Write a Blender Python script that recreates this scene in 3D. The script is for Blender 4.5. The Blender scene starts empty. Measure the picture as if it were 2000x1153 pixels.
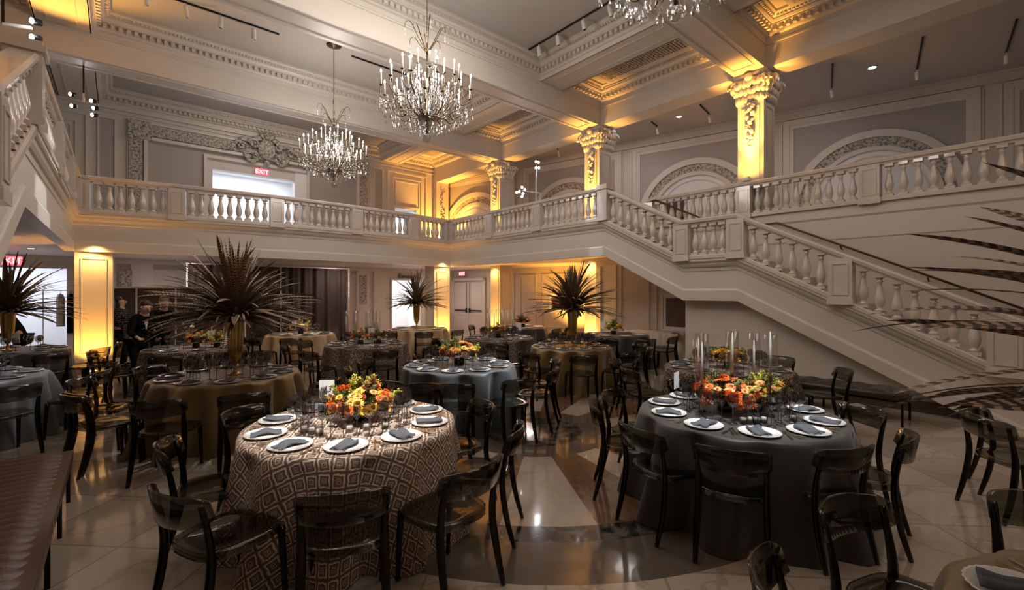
EXPO = 0.0
import bpy, math, random
from mathutils import Vector, Matrix
PI = math.pi
SC = bpy.context.scene
COL = SC.collection
sin, cos = math.sin, math.cos

# ------------------------------------------------------------ mesh collector
class MB:
    def __init__(s):
        s.v = []; s.f = []; s.uv = None
    def add(s, vs, fs):
        o = len(s.v); s.v += [tuple(p) for p in vs]; s.f += [tuple(i + o for i in f) for f in fs]
        return s
    def box(s, x0, x1, y0, y1, z0, z1):
        if x0 > x1: x0, x1 = x1, x0
        if y0 > y1: y0, y1 = y1, y0
        if z0 > z1: z0, z1 = z1, z0
        vs = [(x0,y0,z0),(x1,y0,z0),(x1,y1,z0),(x0,y1,z0),(x0,y0,z1),(x1,y0,z1),(x1,y1,z1),(x0,y1,z1)]
        return s.add(vs, [(0,3,2,1),(4,5,6,7),(0,1,5,4),(1,2,6,5),(2,3,7,6),(3,0,4,7)])
    def obox(s, m, sx, sy, sz):
        vs = [m @ Vector((a*sx/2, b*sy/2, c*sz/2)) for c in (-1,1) for a, b in ((-1,-1),(1,-1),(1,1),(-1,1))]
        return s.add(vs, [(0,3,2,1),(4,5,6,7),(0,1,5,4),(1,2,6,5),(2,3,7,6),(3,0,4,7)])
    def bar(s, a, b, w, h=None):
        a = Vector(a); b = Vector(b); d = b - a
        q = d.to_track_quat('X', 'Z').to_matrix().to_4x4()
        return s.obox(Matrix.Translation((a + b) / 2) @ q, d.length, w, h or w)
    def lathe(s, pr, n=16, m=None, cap=True, fr=None):
        o = len(s.v); m = m or Matrix()
        for r, z in pr:
            for i in range(n):
                a = 2*PI*i/n; rr = r * (fr(a, z) if fr else 1)
                s.v.append(tuple(m @ Vector((rr*cos(a), rr*sin(a), z))))
        for j in range(len(pr)-1):
            for i in range(n):
                k = (i+1) % n
                s.f.append((o+j*n+i, o+j*n+k, o+(j+1)*n+k, o+(j+1)*n+i))
        if cap:
            s.f.append(tuple(o+i for i in reversed(range(n))))
            s.f.append(tuple(o+(len(pr)-1)*n+i for i in range(n)))
        return s
    def tube(s, pts, r, n=6, cap=True, flat=1.0, up=(0,0,1)):
        pts = [Vector(p) for p in pts]; o = len(s.v); L = len(pts)
        up = Vector(up)
        for j, p in enumerate(pts):
            d = (pts[min(j+1, L-1)] - pts[max(j-1, 0)]).normalized()
            u = up if abs(d.dot(up)) < .95 else Vector((1, 0, 0))
            a = d.cross(u).normalized(); b = a.cross(d).normalized()
            rr = r(j/(L-1)) if callable(r) else r
            for i in range(n):
                t = 2*PI*(i+.5)/n
                s.v.append(tuple(p + a*rr*cos(t)*flat + b*rr*sin(t)))
        for j in range(L-1):
            for i in range(n):
                k = (i+1) % n
                s.f.append((o+j*n+i, o+j*n+k, o+(j+1)*n+k, o+(j+1)*n+i))
        if cap:
            s.f.append(tuple(o+i for i in reversed(range(n)))); s.f.append(tuple(o+(L-1)*n+i for i in range(n)))
        return s
    def sweep(s, prof, path, closed=False, side=1):
        # prof: (outward, dz) polygon; path: 3-D points; outward = left-hand normal in plan * side
        L = len(path); P = [Vector(p) for p in path]; o = len(s.v); n = len(prof)
        for j in range(L):
            if closed: a, b = P[j-1], P[(j+1) % L]
            else: a, b = P[max(j-1, 0)], P[min(j+1, L-1)]
            d1 = (P[j] - a); d2 = (b - P[j])
            d1.z = d2.z = 0
            if d1.length < 1e-6: d1 = d2
            if d2.length < 1e-6: d2 = d1
            d1.normalize(); d2.normalize()
            n1 = Vector((-d1.y, d1.x, 0)); n2 = Vector((-d2.y, d2.x, 0))
            nn = (n1 + n2).normalized(); k = 1/max(.3, nn.dot(n1))
            for q, dz in prof:
                s.v.append(tuple(P[j] + nn*q*side*k + Vector((0,0,dz))))
        R = L if closed else L-1
        for j in range(R):
            for i in range(n):
                k = (i+1) % n; jj = (j+1) % L
                s.f.append((o+j*n+i, o+jj*n+i, o+jj*n+k, o+j*n+k))
        if not closed:
            s.f.append(tuple(o+i for i in range(n))); s.f.append(tuple(o+(L-1)*n+i for i in reversed(range(n))))
        return s
    def sph(s, c, r, n=8, sc=(1,1,1), m=None):
        pr = [(max(1e-4, r*sin(PI*j/(n-1))), -r*cos(PI*j/(n-1))) for j in range(n)]
        mm = Matrix.Translation(c) @ (m or Matrix()) @ Matrix.Diagonal((sc[0], sc[1], sc[2], 1))
        return s.lathe(pr, n+2, mm, cap=False)
    def mesh(s, name, smooth=False, fix=False):
        me = bpy.data.meshes.new(name); me.from_pydata(s.v, [], s.f); me.update()
        if fix:
            import bmesh
            b = bmesh.new(); b.from_mesh(me); bmesh.ops.recalc_face_normals(b, faces=b.faces); b.to_mesh(me); b.free()
        if smooth: me.polygons.foreach_set('use_smooth', [True]*len(me.polygons))
        if s.uv:
            l = me.uv_layers.new(name='UVMap')
            for lp in me.loops: l.data[lp.index].uv = s.uv[lp.vertex_index]
        return me

def link(name, me, mat=None, parent=None, loc=None):
    if isinstance(me, MB): me = me.mesh(name)
    if mat is not None and len(me.materials) == 0: me.materials.append(mat)
    o = bpy.data.objects.new(name, me); COL.objects.link(o)
    if parent: o.parent = parent
    if loc: o.location = loc
    return o
def obj(name, mb, mat, parent=None, smooth=False, fix=True, loc=None):
    return link(name, mb.mesh(name, smooth, fix), mat, parent, loc)
def struct(name, mb, mat, smooth=False):
    o = obj(name, mb, mat, None, smooth); o['kind'] = 'structure'; return o
def thing(name, label, cat, loc=(0,0,0), rz=0, group=None):
    o = bpy.data.objects.new(name, None); COL.objects.link(o); o.empty_display_size = .1
    o.location = loc; o.rotation_euler = (0, 0, rz); tag(o, label, cat, group); return o
def tag(o, label, cat, group=None):
    o['label'] = label; o['category'] = cat; o['kind'] = 'thing'
    if group: o['group'] = group
    return o
def kids(o): return [c for c in o.children]
def copy_tree(o, parent=None):
    c = o.copy(); COL.objects.link(c)
    if parent: c.parent = parent
    for ch in KIDS.get(o.name, ()): copy_tree(ch, c)
    return c
KIDS = {}
def remember(o, ch):      # prototype's children, so copies need no view-layer update
    KIDS[o.name] = ch

# ------------------------------------------------------------ materials
class G:
    def __init__(s, name):
        s.m = bpy.data.materials.new(name); s.m.use_nodes = True
        s.t = s.m.node_tree; s.t.nodes.clear()
        s.out = s.n('ShaderNodeOutputMaterial')
    def n(s, t, **k):
        x = s.t.nodes.new(t)
        for a, b in k.items(): setattr(x, a, b)
        return x
    def l(s, a, b):
        if hasattr(a, 'outputs'): a = a.outputs[0]
        if isinstance(a, (int, float)): b.default_value = a; return
        if isinstance(a, (tuple, list)): b.default_value = tuple(a) + ((1,) if len(a) == 3 and len(b.default_value) == 4 else ()); return
        s.t.links.new(a, b)
    def M(s, op, a, b=0, c=0):
        x = s.n('ShaderNodeMath', operation=op)
        s.l(a, x.inputs[0]); s.l(b, x.inputs[1]); s.l(c, x.inputs[2]); return x.outputs[0]
    def mix(s, f, a, b):
        x = s.n('ShaderNodeMix', data_type='RGBA'); s.l(f, x.inputs[0]); s.l(a, x.inputs[6]); s.l(b, x.inputs[7]); return x.outputs[2]
    def noise(s, scale, vec=None, detail=3):
        x = s.n('ShaderNodeTexNoise'); x.inputs['Scale'].default_value = scale; x.inputs['Detail'].default_value = detail
        if vec is not None: s.l(vec, x.inputs['Vector'])
        return x.outputs['Fac']
    def bump(s, h, st=.3, d=.01):
        x = s.n('ShaderNodeBump'); x.inputs['Strength'].default_value = st; x.inputs['Distance'].default_value = d
        s.l(h, x.inputs['Height']); return x.outputs[0]
    def ramp(s, f, stops, const=False):
        x = s.n('ShaderNodeValToRGB'); s.l(f, x.inputs[0]); e = x.color_ramp.elements
        if const: x.color_ramp.interpolation = 'CONSTANT'
        while len(e) < len(stops): e.new(.5)
        for i, (p, c) in enumerate(stops): e[i].position = p; e[i].color = tuple(c) + (1,)
        return x.outputs[0]
    def pr(s, col, rough=.5, metal=0, spec=.5, nrm=None, **k):
        p = s.n('ShaderNodeBsdfPrincipled'); s.l(col, p.inputs['Base Color']); s.l(rough, p.inputs['Roughness'])
        s.l(metal, p.inputs['Metallic']); s.l(spec, p.inputs['Specular IOR Level'])
        if nrm is not None: s.l(nrm, p.inputs['Normal'])
        for a, b in k.items(): s.l(b, p.inputs[a.replace('_', ' ')])
        s.l(p, s.out.inputs[0]); return s.m

def simple(name, col, rough=.5, metal=0, spec=.5, bs=0, bst=.2, var=.0, **k):
    g = G(name); c = col; nrm = None
    tc = g.n('ShaderNodeTexCoord').outputs['Object']
    if var:
        f = g.noise(3, tc, 4); c = g.mix(f, tuple(x*(1-var) for x in col), tuple(min(1, x*(1+var)) for x in col))
    if bs: nrm = g.bump(g.noise(bs, tc, 4), bst)
    return g.pr(c, rough, metal, spec, nrm, **k)
def emis(name, col, st):
    g = G(name); e = g.n('ShaderNodeEmission'); e.inputs[0].default_value = tuple(col)+(1,); e.inputs[1].default_value = st
    g.l(e, g.out.inputs[0]); g.m.cycles.emission_sampling = 'NONE'; return g.m
def clear(name, tint, rough=.03, gl=(.9,.9,.9), ior=1.5, base=0.0):
    # thin clear plastic / glass: tinted see-through plus a fresnel reflection
    g = G(name); t = g.n('ShaderNodeBsdfTransparent'); t.inputs[0].default_value = tuple(tint)+(1,)
    q = g.n('ShaderNodeBsdfGlossy'); q.inputs[0].default_value = tuple(gl)+(1,); q.inputs['Roughness'].default_value = rough
    lw = g.n('ShaderNodeLayerWeight'); lw.inputs[0].default_value = .5
    f0 = ((ior-1)/(ior+1))**2 + base
    f = g.M('ADD', f0, g.M('MULTIPLY', g.M('POWER', lw.outputs['Facing'], 4.5), (1-f0)*.8))
    x = g.n('ShaderNodeMixShader'); g.l(f, x.inputs[0]); g.l(t, x.inputs[1]); g.l(q, x.inputs[2]); g.l(x, g.out.inputs[0])
    return g.m

M = {}
M['plaster'] = simple('cream_plaster', (.57,.52,.47), .55, var=.05, bs=30, bst=.05)
M['plaster2'] = simple('cream_moulding', (.61,.56,.505), .42, var=.04, bs=40, bst=.06)
M['greige'] = simple('greige_wall', (.37,.335,.31), .7, var=.04, bs=30, bst=.04)
M['white'] = simple('white_paint', (.75,.74,.74), .6, var=.02, bs=30, bst=.03)
M['ceil'] = simple('ceiling_paint', (.43,.415,.40), .7, var=.03, bs=20, bst=.03)
M['aisleceil'] = simple('aisle_ceiling_paint', (.50,.475,.47), .7, var=.03, bs=20, bst=.03)
M['marble'] = simple('balustrade_marble', (.61,.545,.49), .18, var=.14, bs=12, bst=.04, Coat_Weight=.3)
M['plinth'] = simple('pink_marble_plinth', (.22,.15,.12), .3, var=.25, bs=12, bst=.05)
M['brownmarble'] = simple('brown_marble_base', (.07,.045,.032), .2, var=.4)
def g_relief():
    g = G('carved_relief'); tc = g.n('ShaderNodeTexCoord').outputs['Object']; n = g.noise(16, tc, 5)
    return g.pr(g.ramp(n, [(.38,(.17,.145,.12)),(.56,(.50,.455,.40))]), .6, 0, .4, g.bump(n, .9, .05))
M['relief'] = g_relief()
M['grille'] = simple('grille_dark', (.02,.018,.016), .8, bs=10)
M['amberwall'] = M['plaster']
M['gold'] = simple('gold_vase_metal', (.55,.36,.12), .28, 1, bs=14, bst=.08)
M['brass'] = simple('aged_brass', (.115,.085,.05), .35, 1, bs=60, bst=.1)
M['blackmetal'] = simple('black_metal', (.012,.011,.010), .4, .6, bs=60, bst=.05)
M['cutlery'] = simple('gilt_cutlery', (.75,.6,.36), .22, 1, bs=60, bst=.02)
M['silver'] = simple('silver_metal', (.75,.73,.70), .15, 1, bs=60, bst=.02)
M['chair'] = clear('smoked_polycarbonate', (.43,.415,.37), .07, (.75,.74,.70), 1.5, 0)
M['chairleg'] = clear('smoked_polycarbonate_solid', (.13,.125,.11), .07, (.7,.69,.65), 1.5, 0)
M['glass'] = clear('clear_glass', (.90,.90,.91), .03, (1,1,1), 1.5, .02)
M['smokeglass'] = clear('smoked_wine_glass', (.50,.49,.49), .04, (1,1,1), 1.5, .04)
M['crystal'] = clear('cut_crystal', (.80,.80,.80), .10, (1,1,1), 1.8, .06)
M['sleeve'] = simple('candle_sleeve', (.85,.82,.76), .5, bs=40, bst=.03, Emission_Color=(1,.9,.78,1), Emission_Strength=0.0)
M['wax'] = simple('ivory_wax', (.80,.76,.66), .45, bs=30, bst=.03, Subsurface_Weight=.1)
M['bulb'] = emis('candle_bulb_glow', (1,.93,.84), 45)
M['led'] = emis('led_lamp_glow', (.95,.96,1), 60)
M['down'] = emis('downlight_glow', (.95,.95,1), 14)
M['warmdown'] = emis('warm_downlight_glow', (1,.85,.7), 12)
M['ambled'] = emis('amber_led', (1,.55,.12), 18)
M['exitred'] = emis('exit_sign_red', (1,.10,.13), 2.2)
M['exitbox'] = simple('exit_sign_housing', (.5,.12,.12), .5, bs=20, bst=.02)
M['exitpale'] = emis('exit_sign_letters', (1,.55,.5), 3.0)
M['ink'] = simple('black_ink', (.02,.02,.025), .6, bs=20, bst=.02)
M['card'] = simple('white_card', (.85,.85,.85), .6, bs=40, bst=.02)
M['plate'] = simple('white_china', (.62,.60,.58), .15, bs=40, bst=.02, Coat_Weight=.5)
M['napkin'] = simple('slate_linen', (.062,.066,.076), .8, bs=220, bst=.25)
M['drape'] = simple('brown_black_drape', (.035,.022,.016), .8, bs=20, bst=.2)
M['screen'] = simple('dark_brown_panel', (.05,.034,.027), .6, bs=20, bst=.05)
M['steel'] = simple('pale_pole', (.65,.60,.56), .35, .2, bs=30, bst=.02)
M['lampbody'] = simple('track_light_white', (.72,.70,.67), .5, bs=30, bst=.02)
M['doorwood'] = simple('painted_door', (.62,.56,.52), .45, bs=20, bst=.03)
M['tread'] = simple('stair_tread', (.50,.43,.37), .3, var=.1)
M['creamcloth'] = simple('cream_linen', (.62,.55,.46), .8, bs=90, bst=.1)
M['picture'] = simple('picture_paint', (.10,.065,.05), .4, var=.6, bs=5)
M['leather'] = simple('brown_leather', (.085,.046,.030), .34, bs=140, bst=.12, var=.2)
M['dkleather'] = simple('black_leather', (.03,.024,.02), .35, bs=140, bst=.12)
M['skin'] = simple('skin', (.58,.36,.26), .5, bs=60, bst=.05)
M['hair'] = simple('dark_hair', (.018,.011,.008), .45, bs=60, bst=.4)
M['ghair'] = simple('grey_hair', (.16,.13,.11), .5, bs=60, bst=.4)
M['tux'] = simple('black_suit', (.006,.006,.007), .95, spec=.1, bs=90, bst=.1)
M['shirt'] = simple('white_shirt', (.75,.73,.70), .7, bs=90, bst=.05)
M['coatlight'] = simple('hanging_grey_coat', (.35,.30,.28), .8, bs=60, bst=.1)
M['petalo'] = simple('orange_petal', (.85,.20,.04), .5, bs=60, bst=.2, var=.25, Subsurface_Weight=.05)
M['petala'] = simple('apricot_petal', (.90,.38,.11), .5, bs=60, bst=.2, var=.2)
M['petaly'] = simple('yellow_petal', (.88,.50,.05), .5, bs=60, bst=.2, var=.2)
M['fcenter'] = simple('flower_centre', (.20,.05,.02), .7, bs=90, bst=.5)
M['leafy'] = simple('lime_foliage', (.42,.40,.05), .55, bs=60, bst=.2, var=.3)
M['leafg'] = simple('green_foliage', (.10,.14,.035), .5, bs=60, bst=.2, var=.3)
M['leafr'] = simple('rust_foliage', (.26,.10,.03), .6, bs=60, bst=.2, var=.3)
M['bowl'] = simple('dark_bowl', (.014,.013,.015), .25, bs=40, bst=.02)
M['gravel'] = M['leafg']

def g_checkcoat():
    g = G('windowpane_check_coat'); tc = g.n('ShaderNodeTexCoord').outputs['Object']
    s = g.n('ShaderNodeSeparateXYZ'); g.l(tc, s.inputs[0])
    a = g.M('LESS_THAN', g.M('FRACT', g.M('MULTIPLY', g.M('ADD', s.outputs[0], s.outputs[1]), 22)), .2)
    b = g.M('LESS_THAN', g.M('FRACT', g.M('MULTIPLY', s.outputs[2], 22)), .2)
    return g.pr(g.mix(g.M('MAXIMUM', a, b), (.007,.006,.007), (.10,.092,.088)), .95, 0, .1)
M['checkcoat'] = g_checkcoat()

def g_feather():
    g = G('barred_pheasant_feather'); uv = g.n('ShaderNodeUVMap').outputs[0]
    s = g.n('ShaderNodeSeparateXYZ'); g.l(uv, s.inputs[0])
    n = g.noise(9, uv)
    v = g.M('ABSOLUTE', g.M('SUBTRACT', s.outputs[1], .5))
    ph = g.M('ADD', g.M('MULTIPLY', s.outputs[0], 24), g.M('ADD', g.M('MULTIPLY', v, -.9), g.M('MULTIPLY', n, .6)))
    band = g.M('GREATER_THAN', g.M('FRACT', ph), .52)
    fade = g.M('MULTIPLY', band, g.M('GREATER_THAN', s.outputs[0], .12))
    c = g.mix(fade, (.018,.011,.008), (.36,.235,.14))
    q = g.M('LESS_THAN', v, .05)
    return g.pr(g.mix(q, c, (.05,.035,.025)), .5, 0, .4)
M['feather'] = g_feather()

def g_cloth(name, kind):
    g = G(name); uv = g.n('ShaderNodeUVMap').outputs[0]
    if kind == 'ikat':
        mp = g.n('ShaderNodeMapping'); g.l(uv, mp.inputs[0]); mp.inputs['Rotation'].default_value = (0,0,PI/4+.08); mp.inputs['Scale'].default_value = (10.5,10.5,1)
        nz = g.n('ShaderNodeTexNoise'); nz.inputs['Scale'].default_value = 26; g.l(uv, nz.inputs['Vector'])
        vm = g.n('ShaderNodeVectorMath', operation='MULTIPLY_ADD'); g.l(nz.outputs['Color'], vm.inputs[0]); vm.inputs[1].default_value = (.26,.26,0); g.l(mp, vm.inputs[2])
        s = g.n('ShaderNodeSeparateXYZ'); g.l(vm, s.inputs[0])
        a = g.M('ABSOLUTE', g.M('SUBTRACT', g.M('FRACT', s.outputs[0]), .5)); b = g.M('ABSOLUTE', g.M('SUBTRACT', g.M('FRACT', s.outputs[1]), .5))
        d = g.M('MAXIMUM', a, b)
        br = (.125,.072,.048); cr = (.60,.52,.44); md = (.27,.19,.14)
        c = g.ramp(d, [(0,cr),(.035,br),(.10,cr),(.135,br),(.175,md),(.215,br),(.30,br),(.315,cr),(.40,md),(.445,br),(.475,br)], True)
        return g.pr(c, .75, 0, .3, g.bump(g.noise(220, uv), .15))
    if kind == 'leopard':
        v = g.n('ShaderNodeTexVoronoi', feature='DISTANCE_TO_EDGE'); v.inputs['Scale'].default_value = 30; g.l(uv, v.inputs['Vector'])
        n = g.noise(40, uv)
        f = g.M('LESS_THAN', g.M('ADD', v.outputs['Distance'], g.M('MULTIPLY', n, .12)), .13)
        return g.pr(g.mix(f, (.042,.028,.021), (.33,.265,.21)), .7, 0, .3, g.bump(g.noise(220, uv), .1))
    if kind == 'gold':
        c = g.mix(g.noise(6, uv), (.135,.082,.028), (.20,.125,.045))
        return g.pr(c, .38, .25, .5, g.bump(g.noise(160, uv), .08), Sheen_Weight=.3)
    if kind == 'dark':
        c = g.mix(g.noise(6, uv), (.030,.028,.027), (.045,.043,.041))
        return g.pr(c, .45, .1, .5, g.bump(g.noise(160, uv), .06), Sheen_Weight=.2)
    if kind == 'slate':
        c = g.mix(g.noise(6, uv), (.062,.070,.078), (.092,.102,.112))
        return g.pr(c, .45, .1, .5, g.bump(g.noise(160, uv), .06), Sheen_Weight=.2)
    if kind == 'champ':
        c = g.mix(g.noise(6, uv), (.40,.29,.17), (.50,.37,.24))
        return g.pr(c, .45, .15, .5, g.bump(g.noise(160, uv), .06))
for k in ('ikat','leopard','gold','dark','slate','champ'): M['c_'+k] = g_cloth('tablecloth_'+k, k)

def g_floor():
    g = G('marble_floor'); tc = g.n('ShaderNodeTexCoord').outputs['Object']
    s = g.n('ShaderNodeSeparateXYZ'); g.l(tc, s.inputs[0]); x, y = s.outputs[0], s.outputs[1]
    dx = g.M('SUBTRACT', x, 4.08); dy = g.M('SUBTRACT', y, 4.3)
    r = g.M('SQRT', g.M('ADD', g.M('MULTIPLY', dx, dx), g.M('MULTIPLY', dy, dy)))
    an = g.M('ARCTAN2', dy, dx)
    w = g.M('GREATER_THAN', g.M('FRACT', g.M('ADD', g.M('MULTIPLY', an, 10/(2*PI)), 20.88)), .5)
    n1 = g.noise(1.3, tc, 8); n2 = g.noise(9, tc, 8); n3 = g.noise(.45, tc, 3)
    vein = g.M('MULTIPLY', g.M('LESS_THAN', g.M('ABSOLUTE', g.M('SUBTRACT', n1, .5)), .012), .35)
    cream = g.mix(n2, (.36,.295,.24), (.46,.39,.325)); cream = g.mix(vein, cream, (.33,.23,.16))
    brown = g.mix(n2, (.10,.055,.03), (.23,.13,.075))
    dark = g.mix(g.ramp(n2, [(.45,(0,0,0)),(.62,(1,1,1))]), (.018,.016,.014), (.12,.105,.09))
    grey = g.mix(n2, (.085,.068,.055), (.13,.105,.085))
    # outer diagonal tiles
    rx = g.M('MULTIPLY', g.M('ADD', x, y), .7071/.75); ry = g.M('MULTIPLY', g.M('SUBTRACT', x, y), .7071/.75)
    ex = g.M('ABSOLUTE', g.M('SUBTRACT', g.M('FRACT', g.M('ADD', rx, 50)), .5)); ey = g.M('ABSOLUTE', g.M('SUBTRACT', g.M('FRACT', g.M('ADD', ry, 50)), .5))
    gr = g.M('MULTIPLY', g.M('GREATER_THAN', g.M('MAXIMUM', ex, ey), .488), .55)
    wn = g.n('ShaderNodeTexWhiteNoise', noise_dimensions='2D'); cv = g.n('ShaderNodeCombineXYZ')
    g.l(g.M('FLOOR', g.M('ADD', rx, 50)), cv.inputs[0]); g.l(g.M('FLOOR', g.M('ADD', ry, 50)), cv.inputs[1]); g.l(cv, wn.inputs['Vector'])
    tile = g.mix(wn.outputs['Value'], (.30,.245,.20), (.43,.37,.31)); tile = g.mix(g.M('MULTIPLY', n2, .5), tile, (.42,.35,.29)); tile = g.mix(vein, tile, (.20,.135,.095)); tile = g.mix(gr, tile, (.17,.125,.09))
    inner = g.mix(w, cream, brown)
    inner = g.mix(g.M('LESS_THAN', r, .95), inner, grey); inner = g.mix(g.M('LESS_THAN', r, .62), inner, dark)
    # bronze lunettes against the dark ring
    lun = g.M('GREATER_THAN', g.M('ADD', r, g.M('MULTIPLY', g.M('ABSOLUTE', g.M('SUBTRACT', g.M('FRACT', g.M('ADD', g.M('MULTIPLY', an, 10/(2*PI)), 20.63)), .5)), -.9)), 2.22)
    inner = g.mix(g.M('MULTIPLY', lun, .8), inner, brown)
    c = g.mix(g.M('GREATER_THAN', r, 2.43), inner, dark); c = g.mix(g.M('GREATER_THAN', r, 2.65), c, grey); c = g.mix(g.M('GREATER_THAN', r, 3.13), c, tile)
    ro = g.M('ADD', .10, g.M('MULTIPLY', n2, .10))
    return g.pr(c, ro, 0, .6, g.bump(g.noise(3, tc, 2), .02), Coat_Weight=.7, Coat_Roughness=.05)
M['floor'] = g_floor()

def text_mesh(name, body, size, mat, parent, loc, rot, shear=0, extrude=.001, offset=0):
    cu = bpy.data.curves.new(name, 'FONT'); cu.body = body; cu.size = size; cu.shear = shear; cu.align_x = 'CENTER'; cu.extrude = extrude; cu.offset = offset
    tmp = bpy.data.objects.new('tmp', cu); COL.objects.link(tmp); dg = bpy.context.evaluated_depsgraph_get()
    me = bpy.data.meshes.new_from_object(tmp.evaluated_get(dg)); bpy.data.objects.remove(tmp); bpy.data.curves.remove(cu)
    me.materials.clear(); me.materials.append(mat); o = bpy.data.objects.new(name, me); COL.objects.link(o)
    o.parent = parent; o.location = loc; o.rotation_euler = rot; return o

# ------------------------------------------------------------ camera and plan
H = 1.8
CF = Vector((.6534, .757, 0)); CR = Vector((.757, -.6534, 0))
def W(D, u, z=0.0):          # depth along the view and photo column -> plan position
    p = CF*D + CR*((u-1000)/889*D); return Vector((p.x, p.y, z))
def WL(D, lat, z=0.0):
    p = CF*D + CR*lat; return Vector((p.x, p.y, z))
cam = bpy.data.cameras.new('camera'); cam.sensor_width = 36; cam.lens = 16.0; cam.shift_y = -.00275; cam.clip_start = .05
camo = bpy.data.objects.new('camera', cam); COL.objects.link(camo); SC.camera = camo
camo.location = (0, 0, H); camo.rotation_euler = (PI/2, 0, math.atan2(-.6534, .757))
MX = 8.16                    # mirror: X -> MX - X
XA, YA = 8.9, 13.7           # right and back edges of the hall well
ZG, ZF, ZS = 3.53, 2.69, 2.85
# ------------------------------------------------------------ the shell
def side(x, m): return MX - x if m else x
f = MB().box(-9, 20, -5, 24, -.2, 0); struct('floor', f, M['floor'])

def holes(mb, x0, x1, z0, z1, y0, y1, hs):
    xs = sorted({x0, x1, *[h[0] for h in hs], *[h[1] for h in hs]}); zs = sorted({z0, z1, *[h[2] for h in hs], *[h[3] for h in hs]})
    for i in range(len(xs)-1):
        for j in range(len(zs)-1):
            cx = (xs[i]+xs[i+1])/2; cz = (zs[j]+zs[j+1])/2
            if any(h[0] < cx < h[1] and h[2] < cz < h[3] for h in hs): continue
            mb.box(xs[i], xs[i+1], y0, y1, zs[j], zs[j+1])
YB = 18.6
HB = [(2.43, 5.08, 3.53, 6.06), (9.2, 10.25, 3.53, 5.53), (9.07, 10.46, 0, 2.33), (-4.4, -1.16, 0, 2.49)]
w = MB(); holes(w, -7, 13, 0, 8.2, YB, YB+.3, HB); struct('wall_back', w, M['plaster'])
# lit rooms behind the openings
w = MB()
for (a, b, c, d) in HB:
    dd = 2.2 if c > 3 else 2.6
    w.box(a-.9, b+.9, YB+.3+dd, YB+.5+dd, c, d+.4); w.box(a-.9, b+.9, YB+.3, YB+.3+dd, d+.4, d+.5)
    w.box(a-1, a-.9, YB+.3, YB+.3+dd, c, d+.4); w.box(b+.9, b+1, YB+.3, YB+.3+dd, c, d+.4)
    if c > 3: w.box(a-.9, b+.9, YB+.3, YB+.3+dd, c-.1, c)
struct('wall_vestibules', w, M['white'])
# oblique side wall
OD = Vector((.263, -.965, 0)); OO = Vector((14.25, 10.5, 0)); ON = Vector((-.965, -.263, 0))
OM = Matrix(((OD.x, -ON.x, 0, OO.x), (OD.y, -ON.y, 0, OO.y), (0, 0, 1, 0), (0, 0, 0, 1)))   # local x along wall, y into the wall
def om(mb):
    mb.v = [tuple(OM @ Vector(p)) for p in mb.v]; return mb
w = MB().box(-9.6, 16, 0, .3, 0, 8.2); struct('wall_right', om(w), M['plaster'])
w = MB().box(-7.3, -7, -5, YB+.3, 0, 8.2); struct('wall_left', w, M['plaster'])
w = MB().box(-7.3, 19, -5.3, -5, 0, 8.2); struct('wall_front', w, M['plaster'])
# ground-floor walls beside the aisle and around the stairs, both sides
for m in (0, 1):
    w = MB()
    w.box(side(11.05, m), side(11.3, m), -5, 8.87, 0, ZG-.02)
    w.box(side(9.3, m), side(11.05, m), 4.8, 4.92, 0, 2.2)
    # wall under the stairs with its sloping top
    x0, x1 = side(9.12, m), side(9.3, m)
    pts = [(4.92, 0), (4.92, 1.95), (3.75, 1.95), (-.1, 0)]
    w.add([(x0, y, z) for y, z in pts] + [(x1, y, z) for y, z in pts], [(0,1,2,3), (7,6,5,4)] + [(i, i+4, (i+1) % 4+4, (i+1) % 4) for i in range(4)])
    struct('wall_stair_right' if not m else 'wall_stair_left', w, M['plaster'])
    b = MB().box(side(9.06, m), side(9.12, m), .75, 4.92, 0, .17); struct('baseboard_right' if not m else 'baseboard_left', b, M['brownmarble'])
b = MB().box(10.98, 11.05, 4.92, 8.87, 0, .2); struct('baseboard_aisle', b, M['brownmarble'])
# gallery slabs
def bow(x): return YA - .55*(1-((x-4.08)/4.82)**2) if abs(x-4.08) < 4.82 else YA
bx = [MX-XA + (2*XA-MX)*i/24 for i in range(25)]
f = MB()
top = [(x, bow(x)+.1) for x in bx]
n = len(top)
vs = [(x, y, ZS) for x, y in top] + [(x, YB, ZS) for x, _ in top] + [(x, y, ZG) for x, y in top] + [(x, YB, ZG) for x, _ in top]
fs = []
for i in range(n-1):
    fs += [(i, i+1, n+i+1, n+i), (2*n+i, 3*n+i, 3*n+i+1, 2*n+i+1), (i, 2*n+i, 2*n+i+1, i+1)]
f.add(vs, fs)
for m in (0, 1):
    f.box(side(XA+.05, m), side(13.6 if not m else 15.2, m), YA, YB, ZS, ZG)
    f.box(side(XA+.05, m), side(14 if not m else 15.2, m), 6.9, YA, ZS, ZG)
    f.box(side(11.12, m), side(15.3, m), 5, 6.9, ZS, ZG)
    f.box(side(11.12, m), side(17 if not m else 15.2, m), -5, 5, ZS, ZG)
struct('floor_gallery', f, M['plaster'])

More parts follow.
